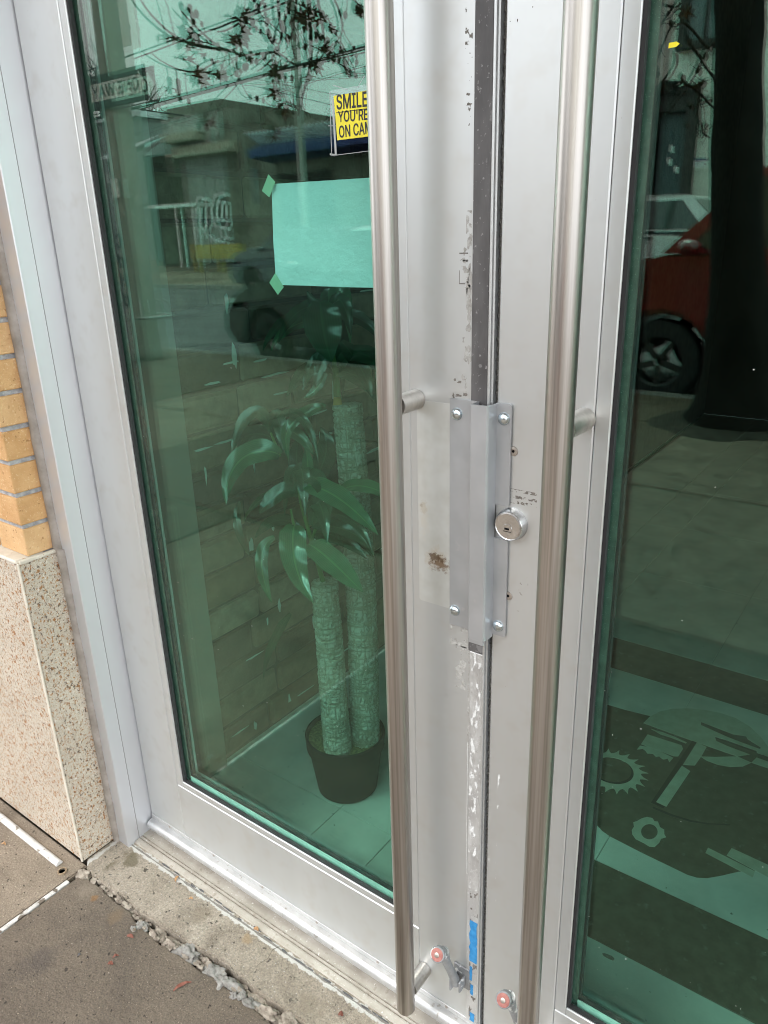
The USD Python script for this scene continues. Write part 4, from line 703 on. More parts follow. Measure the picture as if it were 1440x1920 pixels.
obj('pilaster', box(-0.98, -0.9470, 0.052, 0.270, 0.001, 2.9, 0.001), M['pilaster'], lw, label='painted end board beside the glass')
obj('base_trim', box(-0.962, -0.948, 0.269, 5.0, 0.0005, 0.010, 0.001), M['trim_white'], lw, label='scuffed pale line along the wall foot')
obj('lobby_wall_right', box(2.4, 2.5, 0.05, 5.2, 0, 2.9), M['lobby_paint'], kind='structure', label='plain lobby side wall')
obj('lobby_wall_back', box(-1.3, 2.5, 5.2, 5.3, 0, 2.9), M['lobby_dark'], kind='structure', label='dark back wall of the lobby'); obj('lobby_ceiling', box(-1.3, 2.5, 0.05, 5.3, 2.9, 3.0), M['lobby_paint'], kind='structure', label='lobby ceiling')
# the rest of the shop front, to the right of the doors and above
sf = thing('shop_front', 'tan brick front wall above and right of the doors', 'building')
obj('wall', cat([box(0.985, 7.0, -0.134, 0.05, 0, 6.0), box(-9.0, -3.201, -0.134, 0.3, 0, 6.0), box(-3.2, 0.984, -0.134, 0.05, 3.32, 6.0), box(-9, 7, 0.06, 5.6, 3.05, 3.3)]), M['brick1'], sf); obj('granite_base', box(0.983, 7.0, -0.16, -0.1345, 0.001, 0.77), M['granite'], sf)

cp_ = thing('entrance_canopy', 'shallow metal canopy over the entrance', 'canopy')
obj('canopy_roof', box(-4.2, 4.2, -1.35, -0.136, 2.86, 2.98, 0.01), M['alu_clean'], cp_); obj('canopy_edge', box(-4.2, 4.2, -1.38, -1.351, 2.80, 3.02, 0.004), M['alu_clean'], cp_)
# potted plant
pl = thing('potted_plant', 'potted artificial corn plant with two cracked trunks behind the left pane', 'plant')
pc = np.array([-0.626, 0.400])
obj('pot', lathe([(0, 0), (0.074, 0), (0.078, 0.004), (0.095, 0.128), (0.1005, 0.130), (0.1025, 0.166), (0.097, 0.168), (0.094, 0.150), (0, 0.148)], 48, at=(pc[0], pc[1], 0.0005)), M['pot'], pl, smooth=35)
mm = trimesh.creation.cylinder(0.094, 0.012, sections=40).subdivide().subdivide(); mv = mm.vertices; mm.vertices = mv + np.stack([mv[:, 0] * 0, mv[:, 0] * 0, 0.012 * (meshkit.fbm(mv * 60, 3, 2) - .5) * (mv[:, 2] > 0)], 1); mm.apply_translation([pc[0], pc[1], 0.152]); obj('moss', mm, M['moss'], pl, smooth=True)
def trunk(p0, p1, r0, r1, seed, bend=0.0):
    n, s = 200, 72; t = np.linspace(0, 1, n); p = np.outer(1 - t, p0) + np.outer(t, p1); p[:, 0] += bend * np.sin(np.pi * t)
    m = tube(p, r0 + (r1 - r0) * t, s); v = m.vertices.copy(); L = np.linalg.norm(np.array(p1) - p0)
    k = np.arange(n * s); ti, ai = (k // s) / (n - 1) * L, (k % s) / s * 2 * np.pi * r0
    nz = meshkit.fbm(np.stack([np.cos(ai / r0) * 2.2, np.sin(ai / r0) * 2.2, ti * 28], 1), 3, seed) - .5; nz2 = meshkit.fbm(np.stack([np.cos(ai / r0) * 6, np.sin(ai / r0) * 6, ti * 90], 1), 3, seed + 5) - .5
    row = (ti + 0.010 * nz) / 0.0135; fr = np.abs(row - np.round(row)); col = (ai / (2 * np.pi * r0)) * 11 + np.round(row) * 0.37 + nz * 1.2; fc = np.abs(col - np.round(col))
    d = -0.0042 * np.exp(-(fr / 0.13) ** 2) * (nz2 > -0.10) - 0.0036 * np.exp(-(fc / 0.10) ** 2) * (nz2 < 0.10) + 0.0045 * nz + 0.003 * nz2
    c = p[k // s]; rad = v[:n * s] - c; rad /= np.linalg.norm(rad, axis=1, keepdims=True); v[:n * s] += rad * d[:, None]; m.vertices = v
    return m
t1a, t1b = np.array([-0.604, 0.345, 0.145]), on_y(608, 1090, 0.345); t2a, t2b = np.array([-0.572, 0.412, 0.145]), on_y(651, 758, 0.412)
obj('trunk', trunk(t1a, t1b, 0.0355, 0.031, 3), M['palmbark'], pl, smooth=True, label='short front trunk'); obj('trunk', trunk(t2a, t2b, 0.0385, 0.0325, 9, 0.012), M['palmbark'], pl, smooth=True, label='tall rear trunk')
def plant_leaf(px, w, y0, y1, mat='plantleaf', fold=0.25, twist=0.0, tip=0.06):
    P = np.array([on_y(pu, pv, y0 + (y1 - y0) * k / (len(px) - 1)) for k, (pu, pv) in enumerate(px)])
    s = np.linspace(0, len(P) - 1, 26); from_ = np.arange(len(P))
    from scipy.interpolate import make_interp_spline
    C = make_interp_spline(from_, P, k=min(3, len(P) - 1))(s); T = np.gradient(C, axis=0); T /= np.linalg.norm(T, axis=1, keepdims=True)
    eye = np.array([CX, -CD, CH]); out = eye - C; out /= np.linalg.norm(out, axis=1, keepdims=True); out += np.array([0.1, -0.2, 0.55]); out /= np.linalg.norm(out, axis=1, keepdims=True)
    side_ = np.cross(T, out); side_ /= np.linalg.norm(side_, axis=1, keepdims=True) + 1e-9; nn = np.cross(side_, T)
    t = np.linspace(0, 1, 26); wd = w * np.clip(np.minimum(1, (t + 0.10) / 0.35) ** 0.8 * (1 - np.clip((t - 0.45) / 0.56, 0, 1) ** 1.8), tip * (1 - t), 1)
    cols = np.linspace(-1, 1, 7); V, UV = [], []
    for i in range(26):
        for c in cols:
            V.append(C[i] + side_[i] * c * wd[i] / 2 + nn[i] * (abs(c) * fold * wd[i] / 2 + 0.06 * wd[i] * math.sin(t[i] * 19 + c * 2) * abs(c))); UV.append((c / 2 + .5, t[i]))
    f = []
    for i in range(25):
        for j in range(6): a0 = i * 7 + j; f += [[a0, a0 + 1, a0 + 7], [a0 + 1, a0 + 8, a0 + 7]]
    o = usdkit.mesh(stage, numbered(pth(pl) + '/leaf'), trimesh.Trimesh(np.array(V), f, process=False), M[mat], True, np.array(UV)); return o
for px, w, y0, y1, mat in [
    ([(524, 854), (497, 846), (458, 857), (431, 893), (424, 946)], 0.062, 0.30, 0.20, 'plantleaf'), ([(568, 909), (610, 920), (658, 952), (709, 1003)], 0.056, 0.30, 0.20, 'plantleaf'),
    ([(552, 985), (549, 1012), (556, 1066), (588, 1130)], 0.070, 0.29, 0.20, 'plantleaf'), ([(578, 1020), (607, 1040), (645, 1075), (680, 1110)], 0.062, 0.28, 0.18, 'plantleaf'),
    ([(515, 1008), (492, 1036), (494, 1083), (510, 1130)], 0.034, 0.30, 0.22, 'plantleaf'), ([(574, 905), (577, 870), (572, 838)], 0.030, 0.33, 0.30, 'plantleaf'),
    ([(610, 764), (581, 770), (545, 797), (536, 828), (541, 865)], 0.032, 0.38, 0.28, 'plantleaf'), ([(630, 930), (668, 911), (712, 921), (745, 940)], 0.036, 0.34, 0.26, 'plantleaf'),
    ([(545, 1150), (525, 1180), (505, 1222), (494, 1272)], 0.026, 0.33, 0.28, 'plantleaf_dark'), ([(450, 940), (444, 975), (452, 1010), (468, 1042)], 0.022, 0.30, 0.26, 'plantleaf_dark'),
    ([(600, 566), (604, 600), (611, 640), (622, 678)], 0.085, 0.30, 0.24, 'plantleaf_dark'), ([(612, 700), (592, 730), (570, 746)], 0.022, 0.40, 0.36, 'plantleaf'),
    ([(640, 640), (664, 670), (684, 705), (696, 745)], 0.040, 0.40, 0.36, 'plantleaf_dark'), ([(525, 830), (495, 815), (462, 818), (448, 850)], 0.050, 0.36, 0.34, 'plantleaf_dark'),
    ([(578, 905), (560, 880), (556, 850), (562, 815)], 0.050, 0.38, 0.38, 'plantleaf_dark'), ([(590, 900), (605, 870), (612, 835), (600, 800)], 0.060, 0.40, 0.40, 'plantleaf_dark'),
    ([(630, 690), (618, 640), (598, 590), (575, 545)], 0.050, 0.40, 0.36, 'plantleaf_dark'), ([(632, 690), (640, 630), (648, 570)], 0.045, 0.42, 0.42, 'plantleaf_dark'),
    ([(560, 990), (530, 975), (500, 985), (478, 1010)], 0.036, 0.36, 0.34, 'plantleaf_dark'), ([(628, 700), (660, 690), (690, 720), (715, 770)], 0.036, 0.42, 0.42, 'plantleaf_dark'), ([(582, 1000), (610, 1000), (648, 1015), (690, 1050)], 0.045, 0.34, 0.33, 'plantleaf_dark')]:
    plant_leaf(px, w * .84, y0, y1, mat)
rl = random.Random(12)
for (cx_, cy_, yy_, n_) in ((560, 930, .34, 9), (585, 985, .31, 6), (630, 700, .41, 11), (622, 600, .39, 8), (512, 820, .34, 4)):
    for k in range(n_):
        a = rl.uniform(-0.15, 1.15) * math.pi; L_ = rl.uniform(70, 135); dx_, up_ = math.cos(a) * L_, math.sin(a) * L_ * .55
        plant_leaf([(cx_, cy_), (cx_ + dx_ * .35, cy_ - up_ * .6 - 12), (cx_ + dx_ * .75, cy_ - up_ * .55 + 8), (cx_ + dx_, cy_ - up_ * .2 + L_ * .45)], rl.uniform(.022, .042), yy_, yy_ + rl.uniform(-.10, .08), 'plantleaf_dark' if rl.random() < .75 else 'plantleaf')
def stem(pts, r, mat, name='stem'):
    p = np.array([on_y(a, c, y) for a, c, y in pts]); obj(name, tube(p, np.linspace(r, r * 0.6, len(p)), 9), M[mat], pl, smooth=True)
stem([(606, 1092, .345), (594, 1050, .34), (580, 1000, .33), (566, 950, .32), (560, 915, .31)], 0.006, 'stem_green'); stem([(586, 1010, .33), (597, 975, .33), (607, 945, .33)], 0.004, 'stem_green'); stem([(552, 990, .30), (549, 975, .31), (545, 955, .31)], 0.004, 'stem_green')
stem([(634, 765, .412), (632, 735, .41), (630, 700, .405), (622, 660, .39), (605, 600, .36)], 0.009, 'stem_green'); stem([(634, 768, .405), (633, 756, .403), (632, 745, .402)], 0.0125, 'stem_orange', 'dry_sheath'); stem([(524, 854, .30), (516, 832, .32), (508, 812, .33)], 0.004, 'stem_green')
# ------------------------------------------------------------------ the street that the glass mirrors
obj('road', box(-90, 30, -16.6, -5.86, -0.40, -0.13), M['asphalt'], kind='structure', label='worn asphalt road behind the viewer')
obj('ground', box(-140, 60, -120, 30, -0.8, -0.41), M['asphalt'], kind='structure', label='ground under the street')
kb = thing('kerb', 'pale concrete kerb stones along both sides of the road', kind='structure')
for k in range(12): obj('kerb_stone', box(-15 + 2 * k + .004, -13 + 2 * k - .004, -5.86, -5.705, -0.3, 0.002, 0.012), M['kerb'], kb)
for k in range(16): obj('kerb_stone', box(-40 + 3 * k + .005, -37 + 3 * k - .005, -16.75, -16.6, -0.3, 0.0, 0.012), M['kerb'], kb)
fs = thing('far_sidewalk', 'sidewalk on the far side of the road', kind='structure')
for k in range(34):
    obj('paving_slab', box(-60 + 2 * k + .008, -58 + 2 * k - .008, -20.0, -16.76, -0.2, 0.0), M[tones[k % 3]], fs)
lot = trimesh.Trimesh([(-90, -20.0, -0.01), (-8.2, -20.0, -0.01), (-8.2, -46, 0.55), (-90, -46, 0.55), (-90, -20, -0.4), (-8.2, -20, -0.4), (-8.2, -46, -0.4), (-90, -46, -0.4)], [[0, 2, 1], [0, 3, 2], [4, 5, 6], [4, 6, 7], [0, 1, 5], [0, 5, 4], [1, 2, 6], [1, 6, 5], [2, 3, 7], [2, 7, 6], [3, 0, 4], [3, 4, 7]]); lot.fix_normals()
obj('lot', lot, M['slab_tan'], kind='structure', label='sloping concrete lot in front of the warehouse')
# utility pole with a collar, lettering and one way sign
pol = thing('street_pole', 'thick grey street pole by the kerb with a metal ring near its foot', 'pole')
px_, py_ = -7.62, -5.02
zz = np.linspace(-0.02, 7.5, 60); rr = 0.180 - 0.011 * zz; rr[:3] *= 1.04
obj('shaft', tube(np.stack([px_ + 0.030 * zz, py_ + 0 * zz, zz], 1), rr, 18), M['pole'], pol, smooth=True)
obj('foot_ring', cat([tube([(px_ + 0.30 * math.cos(a), py_ + 0.30 * math.sin(a), 0.52) for a in np.linspace(0, 2 * math.pi, 40)], np.full(40, 0.018), 8)] + [tube([(px_ + 0.30 * math.cos(a), py_ + 0.30 * math.sin(a), 0.52), (px_ + 0.25 * math.cos(a), py_ + 0.25 * math.sin(a), 0.68), (px_ + 0.17 * math.cos(a), py_ + 0.17 * math.sin(a), 0.72)], [0.016] * 3, 6) for a in (0.6, 2.2, 3.9, 5.4)]), M['galv'], pol, smooth=True)
obj('band', lathe([(0.166, 2.02), (0.176, 2.02), (0.176, 2.12), (0.166, 2.12)], 18, at=(px_, py_, 0)), M['galv'], pol); obj('notice', box(px_ + 0.02, px_ + 0.14, py_ + 0.166, py_ + 0.176, 1.86, 2.06), M['sign_white'], pol)
lt = [text_on_wall(ch, 0.15, (px_ + 0.06, py_ + 0.185 - 0.01 * (1.42 - 0.22 * k) , 1.32 - 0.22 * k), True, 0.11, 0.006, 1) for k, ch in enumerate('CdHd')]
obj('painted_letters', cat(lt), M['sign_black'], pol, label='dark letters painted down the shaft')
sg = thing('street_sign', 'black and white one way sign high on the grey pole', 'sign')
s0, s1 = street(160, 150, -4.84), street(276, 172, -4.84); x0, x1, zc = s0[0], s1[0], (street(220, 165, -4.84))[2]; W, Hh = x1 - x0, 0.33
obj('plate', box(x0, x1, -4.852, -4.845, zc - Hh / 2, zc + Hh / 2, 0.003), M['sign_black'], sg)
ar = Polygon([(x1 - .02, zc + .055), (x1 - .02, zc - .055), (x1 - .17, zc - .055), (x1 - .17, zc - .055), (x0 + .16, zc - .085), (x0 + .15, zc - .13), (x0 + .02, zc), (x0 + .15, zc + .13), (x0 + .16, zc + .085)])
pw = wall_plate(sbox(x0 + .03, zc - .085, x1 - .12, zc + .085), -4.8422, 0.002); obj('white_arrow', cat([pw, wall_plate(Polygon([(x1 - .12, zc - .12), (x1 - .02, zc), (x1 - .12, zc + .12)]), -4.8422, 0.002)]), M['sign_white'], sg)
obj('lettering', text_on_wall('ONE WAY', 0.115, (x1 - 0.13, -4.8416, zc - 0.055), True, W - 0.22, 0.001, 1), M['sign_black'], sg)
sg2 = thing('street_sign', 'blank pale sign high on the grey pole above the one way sign', 'sign'); q0, q1 = street(222, 5, -4.84), street(243, 85, -4.84)
obj('plate', box(q0[0] - .03, q1[0] + .02, -4.852, -4.845, q1[2], q0[2] + .15, 0.003), M['sign_white'], sg2); obj('bracket', box(q0[0] + .1, q1[0] - .05, -4.87, -4.853, q1[2] + .15, q1[2] + .19), M['galv'], sg2)

# overhead cables
def cable(p0, p1, y0, y1, r, lab, ext=1.6, sag=0.0):
    a, c = street(*p0, y0), street(*p1, y1); d = c - a; t = np.linspace(-ext, 1 + ext, 24)
    obj('overhead_cable', tube(a + np.outer(t, d) - np.outer(sag * (1 - (2 * (t - .5)) ** 2), [0, 0, 1]), r, 6), M['wire'], label=lab, cat='cable')
cable((280, 195), (690, 83), -9, -9, 0.026, 'thickest overhead cable crossing the sky in the left pane'); cable((282, 190), (690, 92), -9.3, -9.3, 0.010, 'thin cable running just beside the thickest cable'); cable((180, 127), (420, 40), -9.5, -9.5, 0.014, 'upper cable passing behind the pole above the one way sign'); cable((262, 205), (320, 213), -12, -12, 0.016, 'short dark cable sagging below the one way sign', 0.4)
for k, (a, c) in enumerate([((420, 200), (690, 118)), ((560, 150), (700, 140)), ((570, 165), (700, 190)), ((575, 185), (700, 215))]): cable(a, c, -15 - k, -15 - k, 0.008, ['lowest thin cable between the branches', 'level thin cable right of the drooping branch', 'thin cable dipping towards the yellow sticker', 'thin cable ending behind the yellow sticker'][k], 0.9)
for k, (a, lab) in enumerate([(152, 'slim utility mast seen beside the drooping branch')]):
    q = street(555, 180, -24); obj('utility_mast', tube([(q[0], -24, 0), (q[0], -24, 12)], [0.16, 0.13], 10), M['pole'], label=lab, cat='pole')

# warehouse and sheds across the lot
yf = -27.0
S = lambda a, c, y=yf: street(a, c, y)
wh = thing('warehouse', 'low stained block warehouse with a graffiti roller shutter', 'warehouse')
xA0, xA1, zA = S(300, 210)[0], S(406, 190)[0], 7.65; xB1 = -14.2
obj('pale_wall', box(xA0, xA1, yf - 9, yf + .02, 5.9, 7.3), M['block_pale'], wh); obj('parapet', box(xA0 + .1, xA1, yf - 9, yf + .05, 7.302, 7.75), M['block'], wh)
bw_ = Polygon([(xA1 + .01, 0.0), (xA1 + .01, 7.40), (S(617, 226)[0], 6.10), (xB1, 5.6), (xB1, 0.0)]); obj('wall', wall_plate(bw_, yf, 0.4), M['block'], wh); obj('wall', cat([box(xA0, S(335, 380)[0], yf - 9, yf, 0, 5.898), box(S(335, 380)[0] + .01, xA1, yf - 9, yf - 0.3, 0, 5.898), box(S(335, 380)[0] + .01, xA1, yf - 0.299, yf, 5.35, 5.898)]), M['block'], wh)
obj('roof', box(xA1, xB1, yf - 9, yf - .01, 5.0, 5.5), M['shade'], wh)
sx0, sx1 = S(340, 380)[0], S(441, 380)[0]; n = 40; zz = np.linspace(0.35, 5.3, n)
obj('roller_shutter', cat([box(sx0, sx1, yf - .25, yf - .20 + (0.03 if k % 2 else 0), zz[k], zz[k] + (5.0 / n) * .9) for k in range(n)]), M['shutter'], wh)
def stroke(pts, w, y, th=0.02): return wall_plate(LineString([(S(a, c)[0], S(a, c)[2]) for a, c in pts]).buffer(w), y, th)
loops = [[(365, 372), (362, 420), (372, 445), (384, 420), (382, 375), (372, 370), (365, 372)], [(398, 368), (392, 395), (400, 425), (418, 428), (430, 400), (428, 370), (412, 362), (398, 368)], [(404, 378), (402, 412), (420, 412), (420, 380), (404, 378)], [(408, 430), (415, 455)], [(440, 410), (425, 430), (440, 452)], [(385, 440), (400, 452), (425, 445), (442, 455)], [(362, 450), (375, 432), (392, 452)], [(412, 380), (412, 410)], [(370, 382), (372, 432)]]
obj('graffiti', cat([stroke(p, 0.085, yf - 0.14) for p in loops]), M['graffiti'], wh, label='silver graffiti outlines over the shutter')
obj('graffiti', cat([wall_plate(Polygon([(S(a, c)[0], S(a, c)[2]) for a, c in p]).buffer(-.05), yf - 0.155, 0.01) for p in (loops[0][:-1], loops[1][:-1])]), M['graffiti_dark'], wh, label='dark graffiti fill on the shutter')
a0, a1 = S(335, 285), S(443, 268); obj('awning', cat([box(a0[0], a1[0], yf + .01, yf + 0.9, 5.35, 5.50), box(a0[0], a1[0], yf + .01, yf + .45, 5.501, 5.85)]), M['awning_tan'], wh, label='faded tan awning over the shutter'); b0, b1 = S(322, 262), S(382, 250); obj('awning', box(b0[0], b1[0], yf + .06, yf + 0.8, 6.05, 6.45, 0.05), M['awning_tan'], wh, label='small upper awning')
bz0, bz1 = S(505, 300)[0], -15.0
pr_ = Polygon([(yf + .01, 4.7), (yf + 1.5, 4.85), (yf + 1.5, 5.15), (yf + .01, 5.7)]); obj('blue_awning', side_plate(pr_, bz0, bz1 - bz0), M['awning_blue'], wh)
obj('awning_sheet', cat([trimesh.creation.cylinder(0.06, 1.75, sections=6, transform=trimesh.transformations.translation_matrix([bz0 + .1 + 0.24 * k, yf + .78, 5.45]) @ trimesh.transformations.rotation_matrix(math.radians(-65), [1, 0, 0])) for k in range(47)]), M['roofing'], wh)
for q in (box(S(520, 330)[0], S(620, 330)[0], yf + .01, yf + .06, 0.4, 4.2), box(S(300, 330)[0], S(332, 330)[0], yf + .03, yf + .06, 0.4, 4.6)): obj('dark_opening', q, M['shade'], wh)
obj('window', cat([box(S(a, 330)[0], S(a + 8, 330)[0], yf + .01, yf + .05, 3.0, 4.6) for a in (470,)]), M['winglass'], wh)
sh = thing('lean_to_shed', 'dark open shed with a pale sheet roof left of the warehouse', 'shed')
r0, r1, r2 = S(205, 297, -25), S(330, 262, -25), S(330, 292, -25)
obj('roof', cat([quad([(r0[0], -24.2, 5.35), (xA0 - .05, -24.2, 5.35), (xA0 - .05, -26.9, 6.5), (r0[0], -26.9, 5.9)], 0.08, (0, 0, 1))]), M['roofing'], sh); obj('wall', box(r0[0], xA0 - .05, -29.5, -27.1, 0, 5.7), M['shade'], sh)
for a, c in ((228, 239), (241, 246), (262, 272)): q0, q1 = S(a, 420, -25), S(c, 420, -25); obj('post', box(q0[0], q0[0] + 0.16, -24.75, -24.6, 0.3, 5.3), M['siding'], sh)
fh = thing('siding_house', 'grey clapboard house beyond the shed at the left edge of the left pane', 'house'); f0, f1 = S(188, 226, -33), S(262, 235, -33)
obj('wall', box(f0[0] - 6, f1[0], -42, -33, 0, f0[2] - .2), M['siding'], fh); obj('clapboard', cat([box(f0[0] - 6, f1[0], -33, -32.96 , 1 + .3 * k, 1.26 + .3 * k) for k in range(26)]), M['siding'], fh, kind='stuff'); obj('roof', box(f0[0] - 6.3, f1[0] + .3, -42.3, -32.6, f0[2] - .199, f0[2] + .15), M['roofing'], fh)
cn = thing('canopy', 'small canopy with a white edge on thin posts in front of the shed', 'canopy'); c0, c1 = S(276, 386, -24), S(356, 379, -24)
obj('canopy_top', box(c0[0], c1[0], -25.4, -24, c0[2] - .12, c0[2] + .02), M['white_paint'], cn)
for a in (322, 354): q = S(a, 386, -24); obj('post', box(q[0], q[0] + .12, -24.2, -24.1, 0.2, c0[2] - .121), M['white_paint'], cn)
yb = thing('yellow_barrier', 'yellow slatted barrier standing before the graffiti shutter', 'barrier'); y0_, y1_ = S(356, 470, -23), S(446, 470, -23); zb0, zb1 = S(400, 484, -23)[2], S(400, 457, -23)[2]
for k in range(5): obj('slat', box(y0_[0], y1_[0], -23.1, -23.0, zb0 + (zb1 - zb0) * k / 5, zb0 + (zb1 - zb0) * (k + .86) / 5), M['yellow'], yb)
for q in (y0_[0], (y0_[0] + y1_[0]) / 2, y1_[0] - .15): obj('leg', box(q, q + .15, -23.25, -23.11, 0.05, zb1), M['yellow'], yb)

# pale house with the raised door
ho = thing('stucco_house', 'pale stucco house with a dark tall door, number and window', 'house')
yh = -20.0; D = lambda a, c: street(a, c, yh)
hx0 = -8.2; d0, d1 = D(1224, 178), D(1303, 172); w0, w1 = D(1269, 79), D(1338, 65); wz1 = 8.4
def holes(): return unary_union([sbox(d0[0], 1.25, d1[0], d0[2]), sbox(w0[0], w0[2], w1[0] + .25, wz1), sbox(-2.9, 1.5, -0.6, 4.3)])
obj('wall', wall_plate(sbox(hx0, 0, 14, 11.5).difference(holes()), yh - .45, 0.45), M['house'], ho); obj('house_body', box(hx0, 14, yh - 10, yh - .46, 0, 11.4), M['house_dark'], ho)
dz = d0[2]; obj('door_surround', cat([box(d0[0] - .02, d0[0] + .16, yh - .3, yh + .05, 1.2, dz), box(d1[0] - .16, d1[0] + .02, yh - .3, yh + .05, 1.2, dz), box(d0[0] - .05, d1[0] + .05, yh - .3, yh + .08, dz - .02, dz + .14), box(d0[0] + .16, d1[0] - .16, yh - .3, yh + .02, dz - .40, dz - .021)]), M['house_dark'], ho)
door = obj('house_door', box(d0[0] + .161, d1[0] - .161, yh - .30, yh - .22, 1.2, dz - .401), M['house_door'], ho); ww = (d1[0] - d0[0] - .34) / 4
obj('door_board', cat([box(d0[0] + .17 + ww * k + .02, d0[0] + .17 + ww * (k + 1) - .02, yh - .219, yh - .19, 1.25, dz - .5 - 0.18 * (k % 2)) for k in range(4)]), M['house_door'], door)
for a, c in ((1253, 276), (1249, 300), (1262, 315)): q = D(a, c); obj('paper_note', box(q[0] - .05, q[0] + .05, yh - .189, yh - .185, q[2] - .09, q[2] + .07), M['sign_white'], door)
obj('window_frame', cat([box(w0[0] - .02, w0[0] + .16, yh - .25, yh + .05, w0[2], wz1), box(w1[0] + .12, w1[0] + .27, yh - .25, yh + .05, w0[2], wz1), box(w0[0] - .05, w1[0] + .3, yh - .25, yh + .09, w0[2] - .16, w0[2] - .001)]), M['house_dark'], ho); obj('window_pane', box(w0[0] + .161, w1[0] + .119, yh - .2, yh - .18, w0[2], wz1), M['curtain'], ho); obj('window_bar', box((w0[0] + w1[0]) / 2 + .1, (w0[0] + w1[0]) / 2 + .18, yh - .179, yh - .13, w0[2], wz1), M['house_dark'], ho)
obj('window_pane', box(-2.9, -0.6, yh - .25, yh - .2, 1.5, 4.3), M['house_door'], ho); obj('window_frame', box(-3.0, -0.5, yh - .2, yh + .06, 4.301, 4.5), M['house_dark'], ho)
q = D(1263, 163); obj('porch_lamp', cat([lathe([(0, 0), (0.06, 0), (0.22, 0.10), (0.20, 0.13), (0, 0.13)], 16, at=(q[0], yh + .2, q[2] - .02)), box(q[0] - .04, q[0] + .04, yh + .01, yh + .2, q[2] - .12, q[2] - .02)]), M['house_dark'], ho)
n0, n1 = D(1304, 256), D(1324, 255); obj('house_number', text_on_wall('128', 0.17, (n1[0], yh + .005, n0[2]), True, abs(n1[0] - n0[0]), 0.02, 1), M['house_dark'], ho)
s0, s1 = D(1299, 312), D(1325, 294); wsx, wsz = s1[0] - s0[0], s1[2] - s0[2]; ps = obj('wall_notice', box(s0[0], s1[0], yh + .001, yh + .012, s0[2], s1[2]), M['sign_white'], ho, label='small white notice with a navy header'); obj('notice_header', box(s0[0] + .005, s1[0] - .005, yh + .0125, yh + .016, s0[2] + wsz * .68, s1[2] - .003), M['sign_navy'], ps); obj('notice_mark', cat([wall_plate(blob(s0[0] + wsx * .76, s0[2] + wsz * .35, wsx * .13, wsz * .12, 10, .4), yh + .017, .004)] + [box(s0[0] + wsx * .1, s0[0] + wsx * (.4 + .1 * (k % 2)), yh + .0125, yh + .016, s0[2] + wsz * (.15 + .14 * k), s0[2] + wsz * (.19 + .14 * k)) for k in range(4)]), M['sign_black'], ps)
q = D(1228, 60); obj('downpipe', tube([(hx0 + .25, yh + .08, 0.1), (hx0 + .25, yh + .08, 11)], [.06, .06], 8), M['house'], ho); obj('stoop', box(d0[0] - .2, d1[0] + .3, yh + .02, yh + 1.3, 0, 1.19), M['kerb'], ho)

